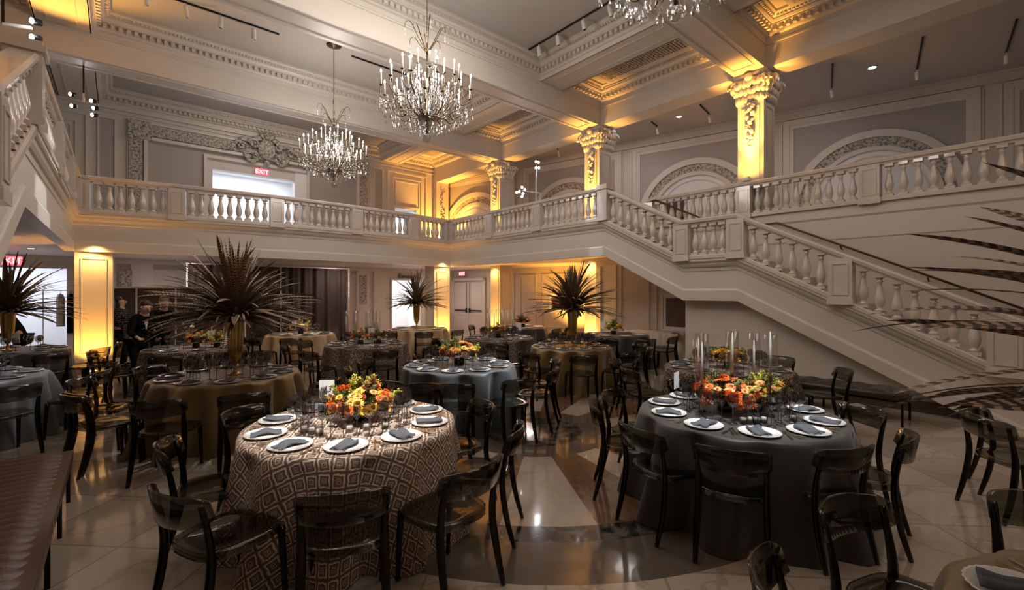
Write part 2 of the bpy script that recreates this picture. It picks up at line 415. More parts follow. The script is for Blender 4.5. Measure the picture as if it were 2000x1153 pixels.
# fascia mouldings (outward offset, dz from the gallery level)
FP = [(-.12,0),(.115,0),(.115,-.05),(.10,-.07),(.08,-.08),(.07,-.12),(.045,-.16),(.02,-.175),(.012,-.24),(.0,-.25),(.0,-.60),(.02,-.61),(.03,-.64),(.03,-.84),(-.12,-.84)]
RP = [(-.11,.74),(-.12,.79),(-.09,.82),(.09,.82),(.12,.79),(.11,.74),(.08,.735),(.07,.70),(-.07,.70),(-.08,.735)]
BP = [(-.10,0),(.10,0),(.10,.06),(.08,.08),(-.08,.08),(-.10,.06)]
SP = [(6.9, ZG), (4.85, 2.47), (3.75, 2.47), (-1.1, 0.02)]
tn = 0
def trim(mb, mat=None, smooth=False):
    global tn; tn += 1; return struct('trim_%d' % tn, mb, mat or M['plaster2'], smooth)
w = MB().sweep(FP, [(bx[0]-.12, YA+.03, ZG)] + [(x, bow(x)+.03, ZG) for x in bx] + [(bx[-1]+.12, YA+.03, ZG)], side=-1); trim(w)
for m in (0, 1):
    sd = 1 if not m else -1
    w = MB().sweep(FP, [(side(XA+.03, m), y, ZG) for y in (6.9, YA+.03)] , side=sd); trim(w)
    # stair stringer, cut where it meets the floor
    SD = []
    for (ya, za), (yb, zb) in zip(SP, SP[1:]):
        nn = 40 if za-zb > 2 else 1
        SD += [(ya+(yb-ya)*i/nn, za+(zb-za)*i/nn) for i in range(nn)]
    SD.append(SP[-1]); FQ = [(-.26 if q < -.1 else q, d) for q, d in FP]
    w = MB().sweep(FQ, [(side(XA+.03, m), y, z) for y, z in SD], side=-sd)
    w.v = [(x, y, max(z, .002)) for x, y, z in w.v]; trim(w)
    w = MB().sweep([(-.05,0),(.05,0),(.05,-.2),(.02,-.24),(.02,-.64),(.01,-.66),(-.05,-.66)], [(side(11.05, m), y, ZG) for y in (6.9, -5)], side=-sd); trim(w)
    # stairs and their sloping soffit
    s = MB(); y = 6.9; z = ZG
    x0, x1 = side(XA+.15, m), side(11.04, m)
    nst = 6
    for i in range(nst):
        ya = 6.9-(i)*2.05/nst; s.box(x0, x1, ya-2.05/nst, ya, ZG-(i+1)*1.06/nst-.3, ZG-(i+1)*1.06/nst+.001)
    s.box(x0, x1, 3.75, 4.85, 2.2, 2.47)
    nst = 14
    for i in range(nst):
        ya = 3.75-i*4.85/nst; zt = 2.47*(1-(i+1)/nst)
        s.box(x0, x1, ya-4.85/nst, ya, max(.0, zt-.3), max(.01, zt))
    s.add([(x0,6.9,2.70),(x1,6.9,2.70),(x1,4.85,1.66),(x0,4.85,1.66)], [(0,1,2,3)])
    s.add([(x0,3.75,1.66),(x1,3.75,1.66),(x1,4.85,1.66),(x0,4.85,1.66)], [(0,1,2,3)])
    st = obj('staircase', s, M['tread']); tag(st, 'pale stone staircase climbing to the gallery %s' % ('beside the arched wall' if not m else 'above the tufted brown bench'), 'staircase')

# ------------------------------------------------------------ balustrades
bal = MB()
bal.box(-.07,.07,-.07,.07,0,.05)
bal.lathe([(.055,.05),(.064,.065),(.055,.08),(.036,.095),(.045,.12),(.062,.17),(.07,.225),(.064,.28),(.048,.36),(.034,.43),(.029,.49),(.042,.505),(.042,.52),(.032,.53),(.036,.55),(.055,.57)], 12)
bal.box(-.068,.068,-.068,.068,.57,.63)
balme = bal.mesh('baluster', False, True); balme.materials.append(M['marble'])
for p in balme.polygons:
    if len(p.vertices) == 4 and 4 < p.index: p.use_smooth = abs(p.normal.z) < .9 and p.index > 5 and p.index < len(balme.polygons)-8
def balustrade(label, path, peds, cat='balustrade', gap=.205, skip=None):
    # path: list of (x,y,zbase); peds: list of path distances for the pedestals
    P = [Vector(p) for p in path]; L = [0]
    for a, b in zip(P, P[1:]): L.append(L[-1] + (b-a).to_2d().length)
    def at(s):
        for i in range(len(L)-1):
            if s <= L[i+1] + 1e-6 or i == len(L)-2:
                t = (s-L[i])/(L[i+1]-L[i]); return P[i].lerp(P[i+1], t), (P[i+1]-P[i])
    root = thing('balustrade', label, cat, P[0])
    off = P[0]
    r = MB().sweep(RP, [p-off for p in P]); obj('handrail', r, M['marble'], root)
    r = MB().sweep(BP, [p-off for p in P]); obj('base_rail', r, M['marble'], root)
    peds = [L[-1] if s is None else s for s in peds]
    for s in peds:
        if skip is not None and abs(s-skip) < .01: continue
        p, d = at(min(max(s, 0), L[-1])); a = math.atan2(d.y, d.x)
        b = MB(); hh = .13 if 0 < s < L[-1] else .12
        b.box(-.16,.16,-.125,.125,.02,.715); b.box(-.175,.175,-.135,.135,-.03,.07)
        for q in (-1, 1):
            for (x0, x1, z0, z1) in ((-.115,-.095,.14,.62),(.095,.115,.14,.62),(-.115,.115,.12,.14),(-.115,.115,.62,.64)):
                b.box(x0, x1, q*.125, q*.136, z0, z1)
        o = obj('pedestal', b, M['marble'], root, loc=p-off); o.rotation_euler = (0, 0, a)
    cuts = sorted(peds)
    for a, b in zip(cuts, cuts[1:]):
        n = max(1, int(round((b-a-.36)/gap)));
        for i in range(n):
            s = a+.18+(b-a-.36)*(i+.5)/n; p, d = at(s)
            o = link('baluster', balme, None, root, p-off+Vector((0,0,.075))); o.rotation_euler = (0, 0, math.atan2(d.y, d.x))
    return root
# back gallery: distances of the pedestals are spaced along the bowed front
pl = [(x, bow(x), ZG) for x in bx]
Ls = [0]
for a, b in zip(pl, pl[1:]): Ls.append(Ls[-1] + math.hypot(b[0]-a[0], b[1]-a[1]))
def dist_at(x):
    t = (x-bx[0])/(bx[1]-bx[0]); i = min(int(t), 23); return Ls[i] + (Ls[i+1]-Ls[i])*(t-i)
balustrade('bowed marble balustrade of the back gallery, in front of the lit doorway', pl, [.12] + [dist_at(x) for x in (1.05, 3.15, 5.3, 7.25)] + [Ls[-1]-.14])
balustrade('marble gallery balustrade between the back corner and the head of the wide stair', [(XA, YA-.14, ZG), (XA, 6.86, ZG)], [.0, 2.25, 4.4, 6.68], skip=6.68)
balustrade('marble balustrade descending beside the wide stair under the arched wall', [(XA, y, z) for y, z in SP[:-1]] + [(XA, -.9, .10)], [0, 2.05, 3.15, 4.8, 6.6, 7.75], skip=0)
balustrade('marble balustrade of the upper gallery below the two tall arches', [(11.03, 7.0, ZG), (11.03, -5, ZG)], [.0, 2.52, 4.86, 7.3, 9.7, None])
balustrade('shadowed marble gallery balustrade beside the back corner, next to the amber pillar', [(MX-XA, 6.86, ZG), (MX-XA, YA-.14, ZG)], [0, 2.44, 4.6, None], skip=0)
balustrade('glossy marble stair balustrade sloping above the tufted brown bench', [(MX-XA, y, z) for y, z in SP[:-1]] + [(MX-XA, -.9, .10)], [0, 2.05, 3.15, 4.8, 6.6, 7.75], skip=0)
# big newels at the stair heads (belong to the first pedestal of the descending run)
for m in (0, 1):
    b = MB(); b.box(-.14,.14,-.14,.14,0,.76); b.box(-.155,.155,-.155,.155,-.01,.08); b.box(-.17,.17,-.17,.17,.74,.81); b.box(-.14,.14,-.14,.14,.81,.86)
    o = obj('newel_post', b, M['marble'], loc=(side(XA, m), 6.86, ZG)); tag(o, 'marble newel post heading the stair %s' % ('under the arched wall' if not m else 'above the tufted bench'), 'newel post')
# brass handrail brackets on the stair wall
for m in (0,):
    r = MB().tube([(10.92, 6.9, ZG+.72), (10.92, 6.75, ZG+.75), (10.92, 4.85, 2.47+.85), (10.92, 3.75, 2.47+.85), (10.92, -1, .95)], .022, 8)
    for y, z in ((6.0, 3.75), (4.3, 3.28), (2.6, 2.72), (1.3, 2.06)): r.bar((10.92, y, z), (11.05, y, z-.06), .02)
    o = obj('wall_handrail', r, M['brass'], smooth=True); tag(o, 'thin dark brass handrail on brackets along the inner stair wall', 'handrail')

# ------------------------------------------------------------ ceiling: beams, coffers, cornices
c = MB()
c.box(-7, 11.9, -5, YB+.3, 8.0, 8.2); struct('ceiling', c, M['ceil'])
c = MB(); c.box(11.7, 19, -5, YB, 7.4, 7.6)
c.box(-7, -3.5, -5, YB, 7.4, 7.6); struct('ceiling_aisle', c, M['aisleceil'])
BY = [-.35, 4.42, 9.15, 13.98]
bm = MB()
for y in BY:
    bm.box(-3.04, 11.2, y-.34, y+.34, 6.93, 8.0)
    for q in (-1, 1):
        bm.box(-3.04, 11.2, y+q*.34, y+q*.355, 7.44, 7.48)
    for (a, b) in ((-2.6, 10.8),):
        bm.box(a, b, y-.24, y-.21, 6.905, 6.93); bm.box(a, b, y+.21, y+.24, 6.905, 6.93); bm.box(a, a+.03, y-.21, y+.21, 6.905, 6.93); bm.box(b-.03, b, y-.21, y+.21, 6.905, 6.93)
trim(bm)
for m in (0, 1):
    bm = MB(); bm.box(side(11.2, m), side(11.8, m), -5, YB, 6.93, 8.0)
    bm.box(side(11.18, m), side(11.2, m), -5, YB, 7.44, 7.48); bm.box(side(11.8, m), side(11.86, m), -5, YB, 6.95, 7.10)
    trim(bm)
    bm = MB()
    for (a, b) in ((-5,-.69),(-.01,4.08),(4.76,8.81),(9.49,13.64),(14.32,YB)):
        bm.box(side(8.62, m), side(9.5, m), a, b, 7.5, 8.0)
        bm.box(side(8.82, m), side(8.85, m), a+.2, b-.2, 7.48, 7.5); bm.box(side(9.27, m), side(9.3, m), a+.2, b-.2, 7.48, 7.5)
    trim(bm)
    gr = MB(); gl = MB(); gd = MB()
CP = [(-.02,-.5),(.006,-.5),(.006,-.40),(.05,-.385),(.07,-.36),(.07,-.345),(.09,-.345),(.09,-.25),(.18,-.24),(.18,-.21),(.20,-.20),(.23,-.16),(.23,-.12),(.30,-.07),(.32,-.05),(.32,0),(-.02,0)]
def coffer(x0, x1, y0, y1):
    mb = MB().sweep(CP, [(x0,y0,8.0),(x1,y0,8.0),(x1,y1,8.0),(x0,y1,8.0)], closed=True, side=1)
    for (ax, ay, bx_, by_) in ((x0,y0,x1,y0),(x1,y0,x1,y1),(x1,y1,x0,y1),(x0,y1,x0,y0)):
        L = math.hypot(bx_-ax, by_-ay); dx, dy = (bx_-ax)/L, (by_-ay)/L; nx, ny = -dy, dx
        n = int((L-.3)/.135)
        for i in range(n):
            t = .15+(L-.3)*(i+.5)/n
            px, py = ax+dx*t+nx*.125, ay+dy*t+ny*.125
            mb.obox(Matrix.Translation((px, py, 8-.295)) @ Matrix.Rotation(math.atan2(dy, dx), 4, 'Z'), .07, .08, .09)
        n2 = int((L-.6)/.075)      # small egg course above the dentils
        for i in range(n2):
            t = .3+(L-.6)*(i+.5)/n2; px, py = ax+dx*t+nx*.26, ay+dy*t+ny*.26
            mb.obox(Matrix.Translation((px, py, 8-.105)) @ Matrix.Rotation(math.atan2(dy, dx), 4, 'Z'), .045, .05, .05)
    return mb
for (a, b) in ((-.01,4.08),(4.76,8.81),(9.49,13.64),(14.32,YB)):
    trim(coffer(MX-8.62, 8.62, a, b))
    for m in (0, 1):
        xa, xb = sorted((side(9.5, m), side(11.2, m)))
        mb = coffer(xa, xb, a, b)
        xc = (xa+xb)/2; yc = (a+b)/2; hw = .38; hl = (b-a)/2-.75
        # raised grille frame with lattice
        mb.sweep([(0,.05),(0,-.12),(.10,-.12),(.14,-.08),(.14,.05)], [(xc-hw-.14,yc-hl-.14,8.0),(xc+hw+.14,yc-hl-.14,8.0),(xc+hw+.14,yc+hl+.14,8.0),(xc-hw-.14,yc+hl+.14,8.0)], closed=True)
        st = .155
        for sg in (1, -1):
            k = -hl-hw
            while k < hl+hw:
                # line y = sg*x + k clipped to the box
                xs0 = max(-hw, min(hw, (-hl-k)/sg)); xs1 = max(-hw, min(hw, (hl-k)/sg))
                if abs(xs1-xs0) > .02: mb.bar((xc+xs0, yc+sg*xs0+k, 7.93), (xc+xs1, yc+sg*xs1+k, 7.93), .05, .03)
                k += st
        trim(mb)
        g2 = MB().box(xc-hw, xc+hw, yc-hl, yc+hl, 7.955, 7.99)
        o = obj('air_grille', g2, M['grille']); tag(o, 'dark air grille above the coffer lattice, %s, %s' % ('arched wall side' if not m else 'bench side', {0:'nearest the viewer',4:'second bay',9:'third bay',14:'next to the back wall'}[int(max(a,0))]), 'grille')
# frieze under the aisle ceiling
w = MB(); w.box(-9.6, 16, -.05, 0, 7.15, 7.4); w.box(-9.6, 16, -.10, 0, 7.34, 7.4); w.box(-9.6, 16, -.08, 0, 7.12, 7.16); trim(om(w))
# wall panels, pilasters and arches on the oblique wall
def frame(mb, x0, x1, z0, z1, y0, y1, t):
    mb.box(x0, x0+t, y0, y1, z0, z1); mb.box(x1-t, x1, y0, y1, z0, z1); mb.box(x0+t, x1-t, y0, y1, z1-t, z1); mb.box(x0+t, x1-t, y0, y1, z0, z0+t)
fr = MB(); rl = MB(); pn = MB(); inf = MB()
def arc(mb, c, z0, r0, r1, y0, y1, n=40):
    o = len(mb.v)
    for i in range(n+1):
        a = PI*i/n
        for r, y in ((r0,y0),(r1,y0),(r1,y1),(r0,y1)): mb.v.append((c-r*cos(a), y, z0+r*sin(a)))
    for i in range(n):
        for k in range(4):
            mb.f.append((o+i*4+k, o+i*4+4+k, o+i*4+4+(k+1) % 4, o+i*4+(k+1) % 4))
for k in range(-2, 3):
    c0 = 2.86+4.8*k
    frame(fr, c0-2.19, c0+2.19, ZG, 7.1, -.05, 0, .16); frame(fr, c0-2.03, c0+2.03, ZG, 6.96, -.03, 0, .12)
    pn.box(c0-1.90, c0+1.90, -.015, 0, ZG, 6.87)
    arc(fr, c0, 4.44, 1.76, 1.96, -.10, 0); arc(rl, c0, 4.44, 1.50, 1.76, -.06, 0); arc(fr, c0, 4.44, 1.38, 1.50, -.09, 0); arc(fr, c0, 4.44, 1.20, 1.24, -.05, 0)
    for q in (-1, 1):
        fr.box(c0+q*1.76, c0+q*1.96, -.10, 0, ZG, 4.44); rl.box(c0+q*1.50, c0+q*1.76, -.06, 0, ZG, 4.44); fr.box(c0+q*1.38, c0+q*1.50, -.09, 0, ZG, 4.44)
    n = 32; o = len(inf.v)
    inf.v += [(c0, -.03, 4.44)] + [(c0-1.38*cos(PI*i/n), -.03, 4.44+1.38*sin(PI*i/n)) for i in range(n+1)]
    inf.f += [(o, o+1+i, o+2+i) for i in range(n)]
    inf.box(c0-1.38, c0+1.38, -.03, -.0, ZG, 4.44)
    frame(fr, c0+2.22, c0+2.58, ZG+.1, 7.05, -.03, 0, .03)
trim(om(fr)); trim(om(rl), M['relief']); trim(om(pn), M['greige']); trim(om(inf), M['white'])
o = MB().box(1.9, 2.6, -.06, -.03, ZG, 5.0); oo = obj('dark_doorway_panel', om(o), M['screen']); tag(oo, 'dark door leaf below the arch behind the upper balustrade', 'door')

# back wall decoration, upper storey
fr = MB(); rl = MB(); pn = MB()
Y = YB
fr.box(-7, 12, Y-.06, Y, 7.42, 7.5); fr.box(-7, 12, Y-.04, Y, 7.30, 7.34)
cx = 4.08; hw = 3.85
rl.box(cx-hw, cx-hw+.34, Y-.10, Y, ZG, 7.1); rl.box(cx+hw-.34, cx+hw, Y-.10, Y, ZG, 7.1); rl.box(cx-hw, cx+hw, Y-.10, Y, 6.78, 7.1)
for q in (-1, 1):    # crossetted ears of the carved frame
    rl.box(cx+q*(hw+.02), cx+q*(hw-.55), Y-.15, Y, 6.62, 7.2)
frame(fr, cx-hw+.36, cx+hw-.36, ZG, 6.74, Y-.14, Y, .10); frame(fr, cx-hw-.05, cx+hw+.05, ZG, 7.22, Y-.05, Y, .06)
frame(fr, 2.17, 5.6, ZG-.2, 6.5, Y-.10, Y, .10)
for q in (-1, 1):
    xa = cx+q*4.36; frame(fr, xa-.22, xa+.22, ZG, 7.15, Y-.05, Y, .05); pn.box(xa-.17, xa+.17, Y-.015, Y, ZG+.1, 7.1)
    xb = cx+q*5.75; frame(fr, xb-.98, xb+.98, ZG, 7.15, Y-.05, Y, .07); frame(fr, xb-.72, xb+.72, ZG, 6.9, Y-.04, Y, .04); frame(fr, xb-.6, xb+.6, 5.6, 6.75, Y-.03, Y, .03)
frame(fr, 9.1, 10.35, ZG-.1, 5.63, Y-.06, Y, .1)
trim(fr); trim(rl, M['relief']); trim(pn, M['greige'])
# recessed plain field inside the carved frame
pn = MB(); holes(pn, cx-hw+.46, cx+hw-.46, ZG, 6.64, Y-.02, Y, [(2.17, 5.6, ZG-1, 6.5)]); trim(pn, M['greige'])
pn = MB().box(5.08, 5.5, Y-.03, Y, ZG, 6.4); trim(pn, M['white'])
# cartouche over the doorway
random.seed(5)
ct = MB()
ct.sph((0,-.12,.0), .30, 12, (1,.35,1.25)); ct.sph((0,-.16,.0), .20, 10, (1,.5,1.3))
def scroll(mb, cx_, cy_, cz_, r, turns, w_, flip=1, y=-.12):
    pts = []
    for i in range(int(20*turns)):
        a = i/20*2*PI; rr = r*(1-i/(20*turns)*.85); pts.append((cx_+flip*rr*cos(a), y, cz_+rr*sin(a)))
    mb.tube(pts, w_, 6)
for q in (-1, 1):
    scroll(ct, q*.42, 0, .15, .17, 1.6, .045, q); scroll(ct, q*.38, 0, -.28, .13, 1.5, .04, q); scroll(ct, q*.8, 0, .0, .14, 1.4, .04, -q)
    for i in range(16):
        t = i/15; ct.sph((q*(.5+t*.85), -.10, .18+.14*sin(t*5)-.25*t), .09-.045*t, 6, (1.5,.7,.8), Matrix.Rotation(random.uniform(-.8,.8), 4, 'Y'))
        ct.sph((q*(.3+t*.4), -.10, -.35-.18*sin(t*3)+.1*t), .06, 6, (1.2,.7,1), Matrix.Rotation(random.uniform(-.8,.8), 4, 'Y'))
    for i in range(6): ct.sph((q*(.1+i*.05), -.12, .42+.05*i*(1 if i < 3 else -.3)), .07, 6, (1,.8,1.5), Matrix.Rotation(q*(.3+i*.15), 4, 'Y'))
ct.sph((0,-.16,.5), .12, 8, (1,.9,1.3)); ct.sph((0,-.12,-.48), .1, 8)
o = obj('cartouche', ct, M['relief'], smooth=True, loc=(4.08, YB-.1, 6.98)); tag(o, 'carved plaster cartouche with scrolls and leaves above the gallery doorway', 'cartouche')
# ground-floor back wall decoration
fr = MB(); rl = MB()
for x in (-.6, .55, 6.95, 7.75, 8.5, 10.75, 11.6):
    fr.box(x-.28, x+.28, Y-.07, Y, 0, ZS-.12)
for x in (.15, 7.75): rl.box(x-.15, x+.15, Y-.10, Y-.07 if x > 1 else Y, 1.3, 2.5)
fr.box(-7, 12, Y-.1, Y, ZS-.16, ZS); frame(fr, 9.0, 10.53, -.1, 2.4, Y-.05, Y, .07)
trim(fr); trim(rl, M['relief'])
# panels on the aisle wall
fr = MB()
for (a, b) in ((8.1, 8.7), (7.0, 7.95), (5.1, 6.8)): 
    w2 = MB(); frame(w2, a, b, .35, 2.6, 0, .03, .03); fr.add([(11.05-y, x, z) for x, y, z in w2.v], w2.f)
trim(fr)
# panels on the far ground-floor oblique wall
fr = MB()
for (a, b) in ((-5.4,-4.6),(-4.3,-3.5),(-3.2,-1.0),(-.7,.3),(.6,2.6)): frame(fr, a, b, .35, 2.55, -.03, 0, .03)
fr.box(-9.6, 5, -.04, 0, 0, .2); trim(om(fr))

# ------------------------------------------------------------ columns
def capital(mb, hx, hy, z0, z1):
    random.seed(11)
    mb.box(-hx-.08, hx+.08, -hy-.08, hy+.08, z1-.09, z1); mb.box(-hx-.03, hx+.03, -hy-.03, hy+.03, z1-.16, z1-.09)
    zc = z1-.30
    for sx in (-1, 1):
        for sy in (-1, 1):
            a = math.atan2(sy, sx); c = Vector((sx*(hx+.03), sy*(hy+.03), zc))
            for off in (-.05, .05):
                pts = []
                for i in range(30):
                    t = i/29; an = t*3.4*PI; r = .17*(1-t*.85); d = Vector((cos(a), sin(a), 0)); s_ = Vector((-sin(a), cos(a), 0))
                    pts.append(c + d*(r*cos(an)) + Vector((0,0,r*sin(an))) + s_*off)
                mb.tube(pts, .034, 5)
    for k in range(4):
        a = k*PI/2; d = Vector((cos(a), sin(a), 0)); s_ = Vector((-sin(a), cos(a), 0)); hh = hx if k % 2 == 0 else hy; ww = hy if k % 2 == 0 else hx
        for i in range(-3, 4):
            for lv in range(3):
                p = d*(hh+.02+.035*lv) + s_*(i/3*ww*(.9+.1*lv)) + Vector((0,0, z0+.08+lv*.17+random.uniform(-.02,.02)))
                mb.sph(p, .075, 6, (.7,.9,1.5) if k % 2 == 0 else (.9,.7,1.5), Matrix.Rotation(random.uniform(-.4,.4), 4, d))
        mb.sph(d*(hh+.10) + Vector((0,0,z1-.12)), .10, 8)
def garland(mb, hx, z1):
    random.seed(3)
    for i in range(26):
        t = i/25; mb.sph((-hx-.05-random.uniform(0,.03), random.uniform(-.09,.09)*(1-.5*t), z1-.05-t*1.05), random.uniform(.04,.065)*(1-.35*t), 6, (.8,1.2,1), Matrix.Rotation(random.uniform(-1,1), 4, 'X'))
colnames = {4:'nearest the viewer', 9:'second from the viewer', 14:'farthest, by the back corner', 0:'level with the viewer'}
for m in (0, 1):
    for y in BY:
        key = {-.35:0, 4.42:4, 9.15:9, 13.98:14}[y]
        sd_ = 'arched wall side' if not m else 'bench side'
        # upper column
        t = thing('column', 'upper column with carved capital, %s, %s' % (sd_, colnames[key]), 'column', (side(11.52, m), y, ZG), PI if m else 0)
        b = MB(); hx, hy = .32, .29; b.box(-hx, hx, -hy, hy, 0, 3.42)
        for q in (-1, 1):
            w2 = MB(); frame(w2, -hy+.09, hy-.09, .35, 2.6, 0, .018, .02); b.add([(q*(hx+y_), x, z) for x, y_, z in w2.v], w2.f)
            w2 = MB(); frame(w2, -hx+.09, hx-.09, .35, 2.6, 0, .018, .02); b.add([(x, q*(hy+y_), z) for x, y_, z in w2.v], w2.f)
        obj('shaft', b, M['plaster'], t)
        b = MB(); b.box(-hx-.04, hx+.04, -hy-.04, hy+.04, 0, .22); b.box(-hx-.02, hx+.02, -hy-.02, hy+.02, .22, .27); obj('column_base', b, M['plaster2'], t)
        if key != 14 or True:
            b = MB(); capital(b, hx, hy, 2.74, 3.40); obj('capital', b, M['plaster2'], t, smooth=True)
            b = MB(); garland(b, hx, 2.72); obj('garland', b, M['plaster2'], t, smooth=True)
        # lower column
        t = thing('column', 'ground floor pillar, %s, %s' % (sd_, colnames[key]), 'column', (side(11.52, m), y, 0), PI if m else 0)
        b = MB(); b.box(-hx, hx, -hy, hy, .26, ZS)
        for q in (-1, 1):
            w2 = MB(); frame(w2, -hy+.09, hy-.09, .42, 2.62, 0, .015, .02); b.add([(q*(hx+y_), x, z) for x, y_, z in w2.v], w2.f)
            w2 = MB(); frame(w2, -hx+.09, hx-.09, .42, 2.62, 0, .015, .02); b.add([(x, q*(hy+y_), z) for x, y_, z in w2.v], w2.f)
        obj('shaft', b, M['plaster'], t)
        b = MB(); b.box(-hx-.02, hx+.02, -hy-.02, hy+.02, 0, .26); obj('plinth', b, M['plinth'], t)
    # pillar under the gallery corner
    t = thing('column', 'amber lit panelled pillar under the gallery corner %s' % ('beside the elevator opening' if not m else 'behind two smoked chairs'), 'column', (side(8.585, m), 14.02, 0))
    b = MB(); h2 = .315; b.box(-h2, h2, -h2, h2, .26, ZS)
    for q in (-1, 1):
        w2 = MB(); frame(w2, -h2+.10, h2-.10, .42, 2.55, 0, .02, .02); b.add([(x, q*(h2+y_), z) for x, y_, z in w2.v], w2.f); b.add([(q*(h2+y_), x, z) for x, y_, z in w2.v], w2.f)
    obj('shaft', b, M['plaster'], t)
    b = MB(); b.box(-h2-.02, h2+.02, -h2-.02, h2+.02, 0, .26); obj('plinth', b, M['plinth'], t)
# corner pilaster of the upper back wall
for m in (0, 1):
    t = thing('pilaster', 'tall corner pilaster with carved drop on the back wall %s' % ('glowing amber' if not m else 'in the shadowed corner'), 'pilaster', (side(11.5, m), YB, ZG))
    b = MB(); b.box(-.33, .33, -.28, 0, 0, 3.42); obj('shaft', b, M['plaster'], t)
    b = MB(); random.seed(8)
    for i in range(40): b.sph((random.uniform(-.10,.10), -.29, 3.2-i*.07), random.uniform(.04,.06), 6, (1,.6,1))
    obj('carved_drop', b, M['relief'], t, smooth=True)
# ------------------------------------------------------------ chairs
def smooth_path(pts, n=12):
    P = [Vector(p) for p in pts]; out = []
    for i in range(n+1):
        t = i/n*(len(P)-1); k = min(int(t), len(P)-2); u = t-k
        p0 = P[max(k-1,0)]; p1 = P[k]; p2 = P[k+1]; p3 = P[min(k+2, len(P)-1)]
        out.append(.5*((2*p1)+(p2-p0)*u+(2*p0-5*p1+4*p2-p3)*u*u+(3*p1-p0-3*p2+p3)*u**3))
    return out
def chair_meshes():
    ms = {}
    # seat: rounded slab with a soft dip and a turned-down rim
    b = MB(); n = 28; hx, hy = .225, .225
    def outline(k, s=1, z=0):
        a = 2*PI*k/n; p = 3.6; c, d = cos(a), sin(a)
        r = 1/((abs(c)**p+abs(d)**p)**(1/p)); y = r*d*hy*s; x = r*c*hx*s*(1+.06*(y/hy))
        return (x, y, z)
    rings = [(.30,.452),(.7,.455),(.94,.466),(1.0,.462),(1.0,.425),(.965,.425),(.93,.445),(.5,.438),(.1,.436)]
    b.v.append((0,0,.450))
    for s_, z in rings: b.v += [outline(k, s_, z) for k in range(n)]
    b.f += [(0, 1+(k), 1+(k+1) % n) for k in range(n)]
    for j in range(len(rings)-1):
        for k in range(n): b.f.append((1+j*n+k, 1+(j+1)*n+k, 1+(j+1)*n+(k+1) % n, 1+j*n+(k+1) % n))
    ms['seat'] = b.mesh('seat', True, True); ms['seat'].materials.append(M['chair'])
    # backrest: bowed panel, scooped lower edge, wrapping round the posts
    b = MB(); N = 18
    for i in range(N+1):
        t = -1+2*i/N; x = .235*t; yb = -.235-.075*(1-t*t)
        if abs(t) > .9: yb += .018
        lo = .625+.02*(t*t)-.0; hi = .800-.012*t*t; th = .011
        if abs(t) > .93: lo += .03; hi -= .02
        le = .03
        for (y, z) in ((yb-th, lo), (yb-th-le*.5, (lo+hi)/2), (yb-th-le, hi), (yb+th-le, hi), (yb+th-le*.5, (lo+hi)/2), (yb+th, lo)): b.v.append((x, y, z))
    for i in range(N):
        for k in range(6): b.f.append((i*6+k, (i+1)*6+k, (i+1)*6+(k+1) % 6, i*6+(k+1) % 6))
    b.f += [(0,1,2,3,4,5), tuple(N*6+k for k in (5,4,3,2,1,0))]
    ms['backrest'] = b.mesh('backrest', True, True); ms['backrest'].materials.append(M['chair'])
    for q, nm in ((-1,'rl'), (1,'rr')):
        b = MB(); b.tube(smooth_path([(q*.215,-.30,0),(q*.212,-.245,.2),(q*.205,-.212,.42),(q*.205,-.225,.58),(q*.208,-.262,.745)], 10), lambda t: .017+.009*sin(PI*min(1, t*1.15)), 8, flat=.85)
        ms[nm] = b.mesh('leg', True, True); ms[nm].materials.append(M['chairleg'])
        b = MB(); b.tube(smooth_path([(q*.20,.215,0),(q*.198,.205,.2),(q*.192,.19,.44)], 6), lambda t: .014+.009*t, 8)
        b.sph((q*.20,.215,.012), .02, 6, (1,1,.6))
        ms['f'+nm] = b.mesh('leg', True, True); ms['f'+nm].materials.append(M['chairleg'])
    return ms
CM = chair_meshes()
nchair = 0
def chair(loc, rz, label, group=None):
    t = thing('dining_chair', label, 'chair', (loc[0], loc[1], 0), rz, group)
    link('seat', CM['seat'], None, t); link('backrest', CM['backrest'], None, t)
    for k in ('rl','rr','frl','frr'): link('leg', CM[k], None, t)
    return t

# ------------------------------------------------------------ table top things
def cloth_mesh(r, seed, folds=13, amp=.045, flare=.10, sc=1.0, z=.765):
    rnd = random.Random(seed); n = 144
    ph = [rnd.uniform(0, 2*PI) for _ in range(5)]; fr_ = [folds, folds+rnd.choice((-3,-2,2,3)), folds*2+1, 5, 3]
    am = [1, .55, .25, .3, .25]
    b = MB(); b.uv = []
    b.v.append((0,0,z)); b.uv.append((0,0))
    rings = [(.25,0),(.5,0),(.75,0),(.92,0),(.985,0),(1.0,.004),(1.012,.02),(1.018,.05)] + [(None, d) for d in (.10,.17,.25,.34,.43,.52,.61,.69,.745,z-.004)]
    for rr, d in rings:
        for k in range(n):
            a = 2*PI*k/n
            f = sum(m_*sin(w_*a+p_+d*.9) for m_, w_, p_ in zip(am, fr_, ph))
            if rr is None or rr > 1.01:
                q = d/z; R = r*1.018 + flare*q**1.4*.7 + amp*f*(q**.6)*.9
            else: R = r*rr
            s_ = (r*min(rr or 1, 1)) + d
            b.v.append((R*cos(a), R*sin(a), z-d)); b.uv.append((s_*cos(a)*sc, s_*sin(a)*sc))
    b.f += [(0, 1+k, 1+(k+1) % n) for k in range(n)]
    for j in range(len(rings)-1):
        for k in range(n): b.f.append((1+j*n+k, 1+(j+1)*n+k, 1+(j+1)*n+(k+1) % n, 1+j*n+(k+1) % n))
    return b.mesh('tablecloth', True)
def mk(name, mb, mat, smooth=True):
    me = mb.mesh(name, smooth, True); me.materials.append(mat); return me
